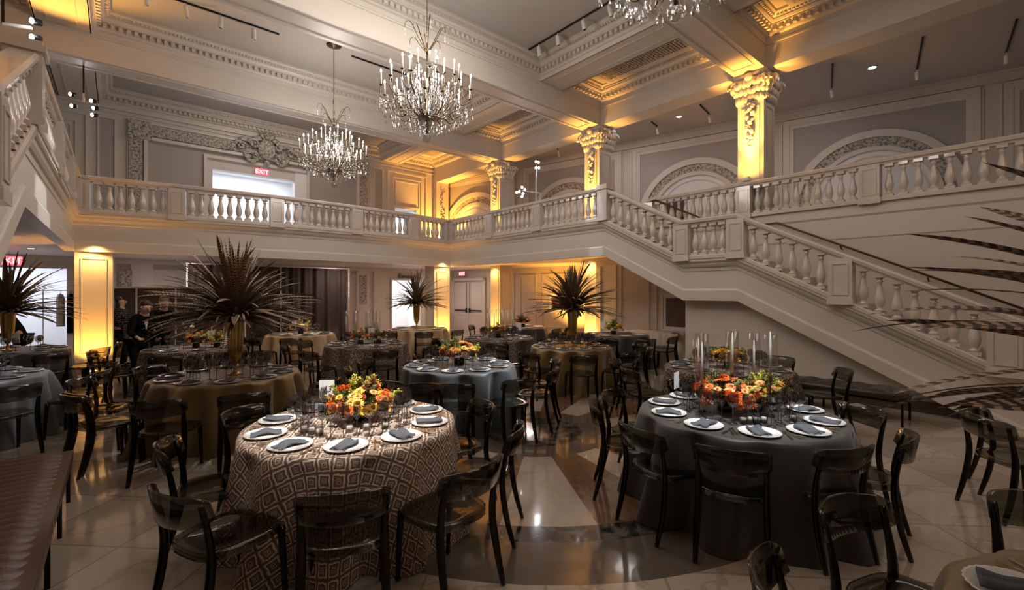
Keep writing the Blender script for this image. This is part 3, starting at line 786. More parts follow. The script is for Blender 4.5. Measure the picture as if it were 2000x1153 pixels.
plate_me = mk('charger_plate', MB().lathe([(.001,.004),(.085,.004),(.095,.008),(.135,.016),(.143,.019),(.140,.012),(.09,.0),(.001,.0)], 56, cap=False, fr=lambda a, z: 1+(.018*cos(28*a) if z > .01 else 0)), M['plate'])
def napkin_mesh(seed):
    rnd = random.Random(seed); b = MB(); nx, ny = 8, 12; w_, l_ = .105, .20
    top = []; bot = []
    for j in range(ny+1):
        for i in range(nx+1):
            x = (i/nx-.5)*w_*(1+.12*sin(j*.5+seed)); y = (j/ny-.5)*l_
            x += .012*sin(j*.4+seed); zc = .030+.010*cos(i*.9+seed)+.008*sin(j*.55+seed*2)-.012*abs(j/ny-.5)*2
            top.append((x, y, zc)); bot.append((x, y, max(.0145, zc-.014)))
    o = len(top); b.v = top+bot
    for j in range(ny):
        for i in range(nx):
            k = j*(nx+1)+i; b.f.append((k, k+1, k+nx+2, k+nx+1)); b.f.append((o+k, o+k+nx+1, o+k+nx+2, o+k+1))
    ed = [i for i in range(nx+1)] + [(j+1)*(nx+1)+nx for j in range(ny)] + [ny*(nx+1)+nx-1-i for i in range(nx)] + [(ny-1-j)*(nx+1) for j in range(ny-1)]
    for a, c in zip(ed, ed[1:]+ed[:1]): b.f.append((a, o+a, o+c, c))
    return mk('napkin', b, M['napkin'])
napkins = [napkin_mesh(s) for s in (1, 2.3, 4.1)]
fork = MB(); fork.bar((0,-.09,.004),(0,.02,.006),.007,.003); fork.bar((0,.02,.006),(0,.045,.008),.016,.002)
for i in (-1.5,-.5,.5,1.5): fork.bar((i*.005,.045,.008),(i*.005,.09,.010),.0028,.002)
fork_me = mk('fork', fork, M['cutlery'], False)
knife_me = mk('knife', MB().bar((0,-.10,.004),(0,.0,.005),.010,.006).bar((0,.0,.005),(.003,.10,.005),.015,.002), M['cutlery'], False)
def glass_me(kind):
    if kind == 'wine': pr = [(r*1.1, z*1.1) for r, z in [(.034,.0),(.034,.002),(.006,.006),(.0035,.02),(.0035,.10),(.006,.112),(.026,.125),(.038,.145),(.041,.165),(.038,.19),(.031,.215)]]
    elif kind == 'flute': pr = [(r*1.1, z*1.1) for r, z in [(.030,.0),(.030,.002),(.005,.006),(.0035,.02),(.0035,.09),(.005,.10),(.018,.115),(.025,.14),(.026,.18),(.023,.215)]]
    else: pr = [(.031,0),(.035,.004),(.037,.09)]
    return pr
wine_me = mk('wine_glass', MB().lathe(glass_me('wine'), 14, cap=False), M['smokeglass'])
flute_me = mk('white_wine_glass', MB().lathe(glass_me('flute'), 14, cap=False), M['smokeglass'])
tum_me = mk('water_tumbler', MB().lathe(glass_me('t'), 14, cap=False), M['smokeglass'])
def split_glass(kind):
    pr = glass_me(kind)
    k = 5 if kind != 't' else 0
    return mk('bowl', MB().lathe(pr[k:], 18, cap=False), M['smokeglass']), mk('stem', MB().lathe(pr[:k+1], 12, cap=False), M['smokeglass'])
wine_parts = split_glass('wine'); flute_parts = split_glass('flute')
vot_me = (mk('cup', MB().lathe([(.026,0),(.030,.002),(.032,.07)], 16, cap=False), M['smokeglass']), mk('candle', MB().lathe([(.022,.003),(.022,.042),(.002,.044)], 12), M['wax']))

# flowers
def daisy(np_=14, r=.030, layers=2):
    b = MB()
    for L_ in range(layers):
        for i in range(np_):
            a = 2*PI*(i+.5*L_)/np_; e = .25+.35*L_; rr = r*(1-.2*L_)
            m = Matrix.Rotation(a, 4, 'Z') @ Matrix.Rotation(-e, 4, 'Y')
            vs = [m @ Vector(p) for p in ((.004,-.002,0),(rr*.6,-.0055,.002),(rr,0,-.001),(rr*.6,.0055,.002),(.004,.002,0),(rr*.6,0,-.003))]
            b.add(vs, [(0,1,5),(1,2,5),(2,3,5),(3,4,5)]); b.add(vs, [(0,1,2,3,4)])
    return b
cm_ = MB().sph((0,0,.004), .010, 7, (1,1,.6))
FL = {}
for nm, mt in (('o','petalo'),('a','petala'),('y','petaly')):
    FL[nm] = mk('flower', daisy(), M[mt], False)
def pompon():
    b = MB(); random.seed(4)
    for i in range(60):
        z = 1-1.5*i/60; a = i*2.39996; r = math.sqrt(max(0, 1-z*z)); d = Vector((r*cos(a), r*sin(a), z)); u = d.orthogonal().normalized()*.006; c = d*.026
        b.add([c*.5-u, c*.5+u, c+u*.9, d*.031, c-u*.9], [(0,1,2,3,4)])
    return b
FL['p'] = mk('flower', pompon(), M['petalo'], False); 
pm = pompon().mesh('flower'); pm.materials.append(M['petaly']); FL['q'] = pm
FC = mk('flower_centre', cm_, M['fcenter'])
def sprig(mt, seed, L_=.16, n=46):
    rnd = random.Random(seed); b = MB(); pts = smooth_path([(0,0,0),(.01,0,L_*.5),(.03*rnd.uniform(-1,1),.02,L_)], 6)
    b.tube(pts, .0016, 4)
    for i in range(n):
        t = .15+.85*i/n; p = pts[0].lerp(pts[-1], t); a = rnd.uniform(0, 2*PI); l = .035*(1.15-t)+.008
        d = Vector((cos(a), sin(a), .55)).normalized(); s_ = d.cross(Vector((0,0,1))).normalized()*.006; q = p+d*l
        b.add([p, p+d*l*.5+s_, q, p+d*l*.5-s_], [(0,1,2,3)])
        b.add([q-s_*.7, q+Vector((0,0,.009)), q+s_*.7, q-Vector((0,0,.004))], [(0,1,2,3)])
    return mk('sprig', b, M[mt], False)
SPR = {k: [sprig(k, s+i) for s in range(2)] for i, k in enumerate(('leafy','leafg','leafr'))}
def leaf():
    b = MB(); 
    b.add([(0,0,0),(.016,.0,.02),(.0,.004,.06),(-.016,0,.02),(0,-.004,.025)], [(0,1,4),(1,2,4),(2,3,4),(3,0,4)])
    return b
def leafball(seed, n=150, r=.09, mt='leafg'):
    rnd = random.Random(seed); b = MB(); l0 = leaf()
    for i in range(n):
        d = Vector((rnd.gauss(0,1), rnd.gauss(0,1), abs(rnd.gauss(0,1))*.8)).normalized()
        m = Matrix.Translation(d*r*rnd.uniform(.3,.95)) @ d.to_track_quat('Z','Y').to_matrix().to_4x4() @ Matrix.Rotation(rnd.uniform(0,6),4,'Z')
        b.add([m @ Vector(p) for p in l0.v], l0.f)
    return mk('foliage', b, M[mt], False)
LB = leafball(1); LB2 = leafball(2, 110, .08, 'leafr')
bowl_me = mk('vase', MB().lathe([(.05,0),(.07,.01),(.075,.05),(.068,.10),(.062,.10),(.066,.05),(.05,.012)], 20, cap=True), M['bowl'])
def flowers(loc, label, kinds, nf, ns, size=1.0, sp=('leafy','leafg','leafr'), seed=1, group=None, wide=1.0):
    rnd = random.Random(seed); t = thing('flower_arrangement', label, 'flowers', loc, rnd.uniform(0,6), group); t.scale = (size, size, size*.74)
    bw = link('vase', bowl_me, None, t); bw.scale = (.72,.72,.85)
    fo = link('foliage', LB, None, t, (0,0,.15)); fo.scale = (1.35*wide,1.35,.95); fo = link('foliage', LB2, None, t, (.02,0,.17)); fo.scale = (1.25*wide,1.25,.95)
    for i in range(nf):
        el = math.acos(1-rnd.random()*.95); az = i*2.39996+rnd.uniform(-.3,.3); d = Vector((sin(el)*cos(az)*wide, sin(el)*sin(az), cos(el)))
        k = rnd.choice(kinds); o = link('flower', FL[k], None, t, (0,0,.15)); o.location = Vector((0,0,.14))+Vector((d.x*.195, d.y*.195, d.z*.19-.03))*rnd.uniform(.85,1.08)
        o.rotation_euler = d.to_track_quat('Z','Y').to_euler(); s_ = rnd.uniform(1.0,1.5); o.scale = (s_,)*3
        if k in 'oay' and size > .95 and nf > 20: link('flower_centre', FC, None, o)
    for i in range(ns):
        el = rnd.uniform(.05, 1.35); az = rnd.uniform(0, 6.28); d = Vector((sin(el)*cos(az)*wide, sin(el)*sin(az), cos(el)))
        o = link('sprig', rnd.choice(SPR[rnd.choice(sp)]), None, t); o.location = Vector((0,0,.13))+d*.05; o.rotation_euler = d.to_track_quat('Z','Y').to_euler(); s_ = rnd.uniform(.8,1.35); o.scale = (s_*1.1,s_*1.1,s_)
    return t

# feathers
def feather_me(k, droop):
    b = MB(); b.uv = []; N = 16
    for i in range(N+1):
        t = i/N; z = -droop*t*t*(.6+.4*t)+.06*sin(t*PI)*(1 if droop > .1 else .2); x = t*(1-.12*droop)
        w_ = .030*min(1, t*5+.15)*(1-.55*t)*(1 if t < .93 else (1-t)/.07*.8+.05)
        y0 = .03*sin(t*2.5+k)*t
        for q, dz, v in ((-1,.006,0),(0,0,.5),(1,.006,1)):
            b.v.append((x, y0+q*w_, z+dz*(w_/.03))); b.uv.append((t*(1+.07*k), v))
    for i in range(N):
        for j in (0,1): b.f.append((i*3+j, i*3+3+j, i*3+4+j, i*3+1+j))
    return b.mesh('feather', True)
FE = []
for k, dr in enumerate((.0,.07,.15,.25,.12)):
    me = feather_me(k, dr); me.materials.append(M['feather']); FE.append(me)
vase_prof = [(.085,0),(.088,.006),(.06,.018),(.022,.035),(.018,.055),(.03,.075),(.018,.095),(.022,.115),(.05,.16),(.075,.24),(.086,.36),(.092,.50),(.10,.64),(.112,.69),(.108,.69),(.096,.64),(.06,.3)]
vase_me = mk('vase', MB().lathe(vase_prof, 28), M['gold'])
def plume(loc, label, n, R, seed, extra=0, lo=-.12, only=None):
    rnd = random.Random(seed); t = thing('feather_arrangement', label, 'centrepiece', loc, 0, None)
    link('vase', vase_me, None, t)
    mass = MB(); mass.uv = []
    for i in range(n+extra):
        u = rnd.random(); el = lo + (PI/2-lo)*u**1.45
        az = i*2.39996+rnd.uniform(-.2,.2)
        if only and i % 4: az = only+rnd.uniform(-1.1,1.1)
        L_ = R*rnd.uniform(.72, 1.0)*(1.0 if el < .9 else rnd.uniform(.85,1.08))
        k = rnd.choice((0,1)) if el > 1.25 else rnd.choice((2,3,3,4)) if el > .35 else rnd.choice((1,2,1,4))
        base = Vector((cos(az)*.03, sin(az)*.03, .69+rnd.uniform(-.03,.06)))
        if i < n:
            if 'frame' in label: s0 = 1.5
            else: s0 = 1.0
            o = link('feather', FE[k], None, t, base); o.rotation_euler = (rnd.uniform(-.5,.5), -el, az); s_ = rnd.uniform(.8,1.15); o.scale = (L_, s_*1.15*s0, L_)
        else:
            from mathutils import Euler
            m = Matrix.Translation(base) @ Euler((rnd.uniform(-.5,.5), -el, az)).to_matrix().to_4x4() @ Matrix.Diagonal((L_*.85, .8, L_*.85, 1))
            me = FE[k]; o0 = len(mass.v)
            mass.v += [tuple(m @ v.co) for v in me.vertices]; mass.f += [tuple(o0+q for q in p.vertices) for p in me.polygons]
            uvl = me.uv_layers[0].data; uvs = {}
            for lp in me.loops: uvs[lp.vertex_index] = tuple(uvl[lp.index].uv)
            mass.uv += [uvs[q] for q in range(len(me.vertices))]
    if extra:
        o = obj('feathers', mass, M['feather'], t, True, False); o['kind'] = 'stuff'
    return t

# candles in tall glass cylinders
cyl_me = mk('glass_cylinder', MB().lathe([(.052,.0),(.055,.004),(.055,.50),(.053,.50)], 24, cap=False), M['glass'])
stick_me = mk('candlestick', MB().lathe([(.035,0),(.035,.006),(.006,.014),(.005,.16),(.012,.17),(.013,.20)], 12), M['brass'])
taper_me = mk('taper_candle', MB().lathe([(.011,0),(.010,.20),(.004,.262),(.001,.27)], 12), M['wax'])
def hurricane(loc, label, hs=1.0, group=None, lift=0):
    t = thing('hurricane_candle', label, 'candle', loc, 0, group); t.scale = (1,1,hs)
    link('glass_cylinder', cyl_me, None, t)
    a = link('candlestick', stick_me, None, t, (0,0,.002)); a.scale = (1,1,.3+lift*5)
    link('taper_candle', taper_me, None, t, (0,0,.2*(.3+lift*5)))
    return t
def card(loc, rz, label, text=None, h=.15, group=None):
    t = thing('table_number_card', label, 'card', loc, rz, group)
    b = MB(); b.box(-.062,.062,-.001,.001,.14,.14+h); obj('card', b, M['card'], t)
    b = MB().lathe([(.025,0),(.025,.006),(.003,.01),(.003,.155),(.006,.16)], 10); obj('holder', b, M['brass'], t, True)
    if text:
        text_mesh('number', text, .075, M['ink'], t, (-.004,-.0022,.19), (PI/2,0,0), .45, .0004)
    return t
jug = None

# ------------------------------------------------------------ the tables
# key: depth, photo column, cloth, radius, first chair bearing (deg), short name
T = {
 'A': (3.62, 690, 'ikat',   .79, -75, 'the diamond patterned table 13'),
 'B': (3.92, 1441,'dark',   .79, -60, 'the charcoal candle cylinder table'),
 'C': (5.75, 447, 'gold',   .80, -52, 'the gold table with largest feathers'),
 'D': (6.50, 897, 'slate',  .77, -86, 'the spotlit slate blue table'),
 'E': (9.15, 716, 'leopard',.78, -66, 'the speckled table before the drape'),
 'F': (11.3, 587, 'champ',  .76, -80, 'the champagne coloured table'),
 'G': (8.55, 381, 'leopard',.80, -70, 'the speckled table with silver jug'),
 'H': (8.10, 15,  'dark',   .80, -50, 'the dark table near the bright hallway'),
 'I': (5.45, -92, 'slate',  .80, -60, 'the slate table behind the tufted bench'),
 'J': (8.75, 1115,'gold',   .76, -84, 'the gold table before the amber wall'),
 'K': (11.2, 1202,'dark',   .78, -100,'the dark table beside the cream buffet'),
 'L': (6.25, 1420,'leopard',.80, -150,'the speckled table under the stairs'),
 'M': (10.4, 975, 'leopard',.78, -75, 'the far speckled candle table'),
 'N': (13.0, 817, 'champ',  .80, -70, 'the far feather table by the elevators'),
 'O': (13.6, 1015,'dark',   .78, -80, 'the farthest table before the double door'),
 'P': (1.03, None,'gold',   .80, 118, 'the gold table cut off in the corner'),
 'Q': (3.75, None,'dark',   .80, 160, 'the table hidden beyond the frame'),
}
pos = {}
for k, v in T.items():
    if k == 'P': pos[k] = WL(1.03, 2.08)
    elif k == 'Q': pos[k] = WL(3.55, 5.2)
    else: pos[k] = W(v[0], v[1])
clothname = {'ikat':'brown and cream diamond patterned','dark':'charcoal satin','gold':'old gold satin','slate':'slate blue satin','leopard':'speckled animal print','champ':'champagne satin'}
def bearing_word(a):
    a = (a+180) % 360-180
    w_ = ['on the near side', 'near stair side', 'stair side', 'far stair side', 'far side', 'far hallway side', 'hallway side', 'near hallway side']
    return w_[int(((a+90+22.5) % 360)//45)]
def fr2w(a):     # bearing in the view frame (deg, 0 = photo right, 90 = away) -> world unit vector
    r = math.radians(a); return CR*cos(r) + CF*sin(r)
def face(v): return math.atan2(v.y, v.x) - PI/2
special = {
 'A': [(2.32,-.86,None),(2.30,-1.68,28),(3.05,-2.30,None),(2.66,-.22,None),(3.42,.02,None),(4.15,-.27,None),(3.95,-2.33,None),(4.9,-1.75,None),(4.95,-.95,None)],
 'B': [(2.95,1.42,None),(3.42,.95,None),(4.15,.78,None),(4.62,1.02,None),(2.98,2.2,None),(3.22,2.78,None),(4.0,3.1,None),(5.1,2.0,None)],
 'P': [(2.18,1.63,None),(1.66,.95,None),(2.22,2.62,None)],
 'Q': [(3.72,3.85,None),(4.2,4.3,None),(2.9,4.2,None)],
}
ring = {'C': (-118,-85,-52,-20,165,200,232), 'D': (-86,-122,-52,-22,8,165,200), 'E': (-112,-60,-20,165,200,30), 'F': (-110,-70,-20,20,160), 'G': (-70,-110,-142,-30,90,125),
 'H': (-50,-20,10,-80,45,-110), 'I': (-20,15,45,-50), 'J': (-92,-55,-20,-128,-165,12), 'K': (-40,-5,-75,-110,-145), 'L': (-168,-130,160,-8,38,60), 'M': (-90,-45,-130,0,-170),
 'N': (-70,-110,-30,175), 'O': (-10,-45,170,-130)}
def place_chair(p, rz, lab): chair(p, rz, lab)
used = {}
def clabel(k, a, extra=''):
    base = '%s, at %s' % (bearing_word(a), T[k][5]); used[(k, base)] = used.get((k, base), 0)+1; c = used[(k, base)]
    return 'smoked chair %s %s' % (('', 'second, ', 'third, ')[c-1], base) if c > 1 else 'smoked chair ' + base
for k, L_ in special.items():
    for (d, l, ov) in L_:
        p = WL(d, l); v = (pos[k]-p); c = p + v.normalized()*.27
        loc = v; a = math.degrees(math.atan2(-(v.dot(CF)), -(v.dot(CR))))
        rz = face(v)
        if ov: rz += math.radians(-8)
        chair(c, rz, clabel(k, a))
for k, L_ in ring.items():
    rnd = random.Random(k)
    for a in L_:
        d = fr2w(a+rnd.uniform(-4,4)); c = pos[k] + d*(T[k][3]+.37+rnd.uniform(-.02,.08))
        chair(c, face(-d)+rnd.uniform(-.12,.12), clabel(k, a))

ngl = 0
def setting(k, c, r, a, near, i, desc):
    d = Vector((cos(a), sin(a), 0)); s_ = Vector((-sin(a), cos(a), 0)); z = .768; rz = a+PI/2
    rnd = random.Random(hash((k, i)) % 1000 if False else ord(k)*31+i)
    va = math.degrees(math.atan2(d.dot(CF), d.dot(CR)))
    who = '%s %s' % (desc, bearing_word(va))
    p = c + d*(r-.175)
    pl_ = link('charger_plate', plate_me, None, None, (p.x, p.y, z)); tag(pl_, 'white scalloped plate on %s, %s' % (desc, bearing_word(va)) if near else 'small white plate among those on %s' % desc, 'plate', 'plates on '+desc)
    if near < 1 and k in 'NOK': return
    nq = link('napkin', rnd.choice(napkins), None, None, (p.x+rnd.uniform(-.01,.01), p.y+rnd.uniform(-.01,.01), z+.004)); nq.rotation_euler = (0, 0, rz+rnd.uniform(-.35,.35))
    tag(nq, 'folded slate napkin on %s, %s' % (desc, bearing_word(va)) if near else 'folded dark napkin on a plate of %s' % desc, 'napkin', 'napkins on '+desc)
    if near:
        for q, me, nm in ((-.19, fork_me, 'fork'), (-.165, fork_me, 'fork'), (.185, knife_me, 'knife')):
            pp = p + s_*q*(-1 if nm == 'x' else 1); o = link(nm, me, None, None, (pp.x, pp.y, z)); o.rotation_euler = (0, 0, rz+rnd.uniform(-.05,.05)+PI)
            tag(o, 'gilt %s on %s' % (nm, desc), nm, nm+'s on '+desc)
    gs = [('w', r-.40, .13), ('f', r-.43, .04), ('w', r-.36, -.03)] if near else [('w', r-.38, .10), ('w', r-.41, -.02)]
    for kind, rr, off in gs:
        pp = c + d*(rr+rnd.uniform(-.02,.02)) + s_*(off+rnd.uniform(-.015,.015))
        if near == 2:
            parts = wine_parts if kind == 'w' else flute_parts
            o = thing('wine_glass', 'smoky %s wine glass on %s' % ('round' if kind == 'w' else 'slender', desc), 'wine glass', (pp.x, pp.y, z), 0, ('round' if kind == 'w' else 'slender')+' wine glasses on '+desc)
            link('bowl', parts[0], None, o); link('stem', parts[1], None, o)
        else:
            o = link('wine_glass', wine_me if kind == 'w' else flute_me, None, None, (pp.x, pp.y, z)); tag(o, 'smoky wine glass among those on %s' % desc, 'wine glass', 'wine glasses on '+desc)
for k, (D_, u_, cl, r, a0, nm) in T.items():
    if k == 'Q': continue
    c = pos[k]; me = cloth_mesh(r, ord(k), 13 if cl in ('gold','champ') else 11, .12 if cl in ('gold','champ','slate') else .095 if cl == 'dark' else .07, .17 if k in 'AB' else .12)
    me.materials.append(M['c_'+cl]); o = link('tablecloth', me, None, None, (c.x, c.y, 0)); o.rotation_euler = (0, 0, ord(k)*.7 if k != 'A' else .35)
    tag(o, '%s cloth over %s' % (clothname[cl], nm), 'tablecloth')
    near = 2 if k in 'AB' else 1 if k in 'CDLJ' else 0
    if k == 'P': near = 1
    n = 10 if near else 8
    angs = {'A': -75, 'B': -67}.get(k, -80+ord(k)*3)
    for i in range(n):
        d = fr2w(angs+360/n*i); a = math.atan2(d.y, d.x); setting(k, c, r, a, near, i, nm)
Z = .768
def off(k, lat, dd): p = pos[k] + CR*lat + CF*dd; return (p.x, p.y, Z)
# centrepieces
flowers(off('A', .05, .05), 'orange and apricot daisies with lime sprigs in a dark bowl on the diamond patterned table', 'ooaaaayyp', 74, 34, 1.28, ('leafy','leafy','leafr','leafg'), 3)
card(off('A', -.30, .22), math.atan2(CR.y, CR.x)+.12, 'white card with script number 13 beside the orange flowers', '13')
for i, (a, b) in enumerate(((-.20,-.30),(-.13,-.33),(.06,-.25),(.30,-.16),(-.27,-.26),(.17,-.2))):
    t = thing('votive_candle', 'small glass votive with %s on the diamond patterned table' % ('ivory candle near the side plates' if i in (0,1,4) else 'clear cup by the flowers'), 'votive candle', off('A', a, b), 0, 'votives by the side plates' if i in (0,1,4) else 'votives by the flowers')
    link('cup', vot_me[0], None, t); link('candle', vot_me[1], None, t)
flowers(off('B', -.10, .02), 'orange dahlias and dark foliage in a black bowl between glass cylinders', 'oopa', 56, 26, 1.25, ('leafr','leafg','leafy'), 5, wide=1.25)
flowers(off('B', .24, .12), 'apricot daisies with lime sprigs beside the tall candle', 'aaoy', 50, 28, 1.15, ('leafy','leafy','leafg'), 9, wide=1.25)
for i, (a, b, h, li) in enumerate(((-.30,.02,1.34,.12),(-.20,.34,1.30,.14),(.06,.22,1.36,.16),(.14,.40,1.28,.12),(.20,-.14,1.36,.19),(.32,.34,1.30,.12))):
    hurricane(off('B', a, b), 'taper candle in a tall glass cylinder, %s, charcoal table' % ('leftmost of the six','behind the orange dahlias','in the middle','behind the middle one','nearest the viewer','farthest toward the bench')[i], h, 'hurricane candles on the charcoal table', li)
for i, (a, b) in enumerate(((-.12,-.33),(-.06,-.31),(-.01,-.33),(.05,-.31),(.31,-.27))):
    t = thing('votive_candle', 'little glass votive among those at the front of the charcoal table', 'votive candle', off('B', a, b), 0, 'votives on the charcoal table'); link('cup', vot_me[0], None, t); link('candle', vot_me[1], None, t)
card(off('B', -.42, .30), math.atan2(CR.y, CR.x)+.9, 'narrow white number card edge-on between glasses of the charcoal table')
def plumes(k, *a, **q): return plume(off(k, .0, 0), *a, **q)
plume(off('C', .08, 0), 'largest spray of barred brown feathers in a gold trumpet vase', 100, 1.13, 2, 260)
plume(off('H', .0, 0), 'feather spray in a gold vase against the bright hallway', 95, 1.15, 4, 110)
plume(off('J', .03, 0), 'feather spray in a gold vase before the amber lit wall', 100, 1.06, 6, 130)
plume(off('N', -.05, 0), 'smallest looking feather spray by the elevator opening', 95, 1.08, 8, 70)
plume(off('P', .0, .12), 'feather spray reaching in from beyond the frame by the stair', 52, 1.08, 12, 0, lo=-.22, only=math.atan2(-CR.y*.8+CF.y*.5, -CR.x*.8+CF.x*.5))
flowers(off('D', .0, 0), 'amber and orange bouquet in a dark bowl on the spotlit slate table', 'yyaoa', 60, 24, 1.45, ('leafy','leafg'), 11)
flowers(off('L', .02, 0), 'yellow bouquet behind the glass cylinders under the stairs', 'yyqa', 52, 20, 1.15, ('leafy','leafg'), 13)
flowers(off('E', -.12, 0), 'dusky mixed bouquet on the speckled table before the drape', 'ap', 14, 20, 1.1, ('leafr','leafg'), 15)
flowers(off('E', .22, .1), 'second dusky bouquet beside the drape pole on the speckled table', 'ay', 12, 16, 1.0, ('leafr','leafg'), 16)
flowers(off('F', .0, 0), 'pale orange bouquet on the champagne table', 'aya', 18, 22, 1.25, ('leafy','leafr'), 17)
flowers(off('G', .02, 0), 'rusty orange bouquet near the silver jug', 'aoo', 18, 20, 1.15, ('leafy','leafr'), 19)
flowers(off('G', .38, .05), 'lime green bouquet near the gold vase on the speckled table', 'yq', 10, 24, 1.1, ('leafy','leafy'), 21)
flowers(off('K', -.05, 0), 'pale green and cream bouquet on the navy dark table', 'yq', 14, 24, 1.3, ('leafy','leafg'), 23)
flowers(off('M', -.02, 0), 'small yellow and rust bouquet before the far candle cylinders', 'yp', 14, 20, 1.2, ('leafy','leafr'), 25)
flowers(off('O', .1, 0), 'rusty foliage bouquet on the farthest table', 'pa', 10, 22, 1.3, ('leafr','leafg'), 27)
for i, (a, b) in enumerate(((-.50,.1),(-.30,.2),(.1,.0),(.2,.15),(.32,.05))): hurricane(off('E', a*.8-.05, b), 'tall clear glass cylinder with candle on the speckled table before the drape', 1.3, 'hurricane candles before the drape', .1)
for i, a in enumerate((-.22,-.12,-.02,.08,.2,.3)): hurricane(off('M', a, .1+.1*(i % 2)), 'slim candle cylinder among those on the far speckled table', 1.25, 'hurricane candles on the far speckled table', .1)
for k, a, b, tx in (('E', .08, .05, 'before the drape pole'), ('G', .30, .0, 'beside the lime bouquet'), ('K', -.30, .0, 'on the navy dark table'), ('M', .45, .2, 'among far candle cylinders'), ('L', -.42, .2, 'at the glasses of the yellow bouquet table'), ('H', .25, -.1, 'on the dark table by the bright hallway'), ('F', -.2, .1, 'on the champagne table')):
    card(off(k, a, b), math.atan2(CR.y, CR.x)+.2, 'small white number card standing %s' % tx, None, .17)

# ------------------------------------------------------------ benches, buffet, drapes, signs
def bench(label, x0, x1, y0, y1, mat, tuft):
    t = thing('bench', label, 'bench', ((x0+x1)/2, (y0+y1)/2, 0)); cx_, cy_ = (x0+x1)/2, (y0+y1)/2
    b = MB(); nx = 26; ny = int((y1-y0)/.02); o = 0
    for j in range(ny+1):
        for i in range(nx+1):
            x = x0+(x1-x0)*i/nx-cx_; y = y0+(y1-y0)*j/ny-cy_
            ridge = abs(sin(PI*(y+.015*sin(x*9))/tuft)); e = min(i, nx-i)/nx*6; e = min(1, e); e2 = min(1, min(j, ny-j)/2.5)
            z = .425 + .042*ridge**.75*e*e2 - .02*(1-e)*(1-e) - .01*(1-e2)
            b.v.append((x, y, z))
    for j in range(ny):
        for i in range(nx): k = j*(nx+1)+i; b.f.append((k, k+1, k+nx+2, k+nx+1))
    b.box(x0-cx_, x1-cx_, y0-cy_, y1-cy_, .35, .432)
    obj('cushion', b, mat, t, True, False)
    b = MB(); b.box(x0+.02-cx_, x1-.02-cx_, y0+.02-cy_, y1-.02-cy_, .32, .35); obj('frame', b, M['blackmetal'], t)
    nl = max(2, int((y1-y0)/.75)+1)
    for i in range(nl):
        for xx in (x0+.03, x1-.03):
            y = y0+.04+(y1-y0-.08)*i/(nl-1); lb = MB().box(xx-.013-cx_, xx+.013-cx_, y-.013-cy_, y+.013-cy_, 0, .32); obj('leg', lb, M['blackmetal'], t)
bench('long tufted brown leather bench with thin black legs in the near corner', -1.15, -.30, .9, 5.47, M['leather'], .105)
bench('dark leather bench against the wall under the stairs', 7.85, 8.45, 1.15, 3.3, M['dkleather'], .3)
# cream buffet
p = Vector((10.66, 6.5, 0)); b = MB(); b.box(-.34,.34,-.85,.85,.0,.78)
rnd = random.Random(2)
b = MB(); n = 120; prm = []
for k in range(n):
    s_ = k/n*(2*.62+2*1.7); 
    q = s_
    if q < .62: x, y, nx_, ny_ = -.31+q, -.85, 0, -1
    elif q < .62+1.7: x, y, nx_, ny_ = .31, -.85+(q-.62), 1, 0
    elif q < 1.24+1.7: x, y, nx_, ny_ = .31-(q-2.32), .85, 0, 1
    else: x, y, nx_, ny_ = -.31, .85-(q-2.94), -1, 0
    prm.append((x, y, nx_, ny_))
for z, am in ((.77,0),(.765,.01),(.5,.02),(.25,.035),(.0,.05)):
    for k, (x, y, nx_, ny_) in enumerate(prm): w_ = am*(1+.8*sin(k*1.3)+.4*sin(k*.7)); b.v.append((x+nx_*w_, y+ny_*w_, z))
for j in range(4):
    for k in range(n): b.f.append((j*n+k, (j+1)*n+k, (j+1)*n+(k+1) % n, j*n+(k+1) % n))
b.f.append(tuple(range(n)))
o = obj('buffet_cloth', b, M['creamcloth'], None, True, True, p); tag(o, 'cream cloth over the long buffet table against the amber panelled wall', 'tablecloth')
# pictures
def picture(label, c, w_, h_, along, nrm):
    t = thing('framed_picture', label, 'picture', c); along = Vector(along).normalized(); nrm = Vector(nrm).normalized(); up = Vector((0,0,1))
    m = Matrix((( along.x, nrm.x, 0, 0), (along.y, nrm.y, 0, 0), (0,0,1,0), (0,0,0,1)))
    b = MB(); frame(b, -w_/2, w_/2, -h_/2, h_/2, 0, .04, .035); b.box(-w_/2+.03, w_/2-.03, 0, .012, -h_/2+.03, h_/2-.03); b.v = [tuple(m @ Vector(q)) for q in b.v]; obj('frame', b, M['white'], t)
    k = .12; b = MB().box(-w_/2+k, w_/2-k, .012, .016, -h_/2+k, h_/2-k); b.v = [tuple(m @ Vector(q)) for q in b.v]; obj('painting', b, M['picture'], t)
picture('dark painting in a white frame on the aisle wall beside the stair soffit', (11.05, 6.2, 1.27), .85, 1.0, (0,1,0), (-1,0,0))
q = OM @ Vector((-2.1, 0, 0)); picture('wide dark picture in a white frame behind the feather vase on the amber wall', (q.x, q.y, 1.35), 1.5, .8, OD, ON)
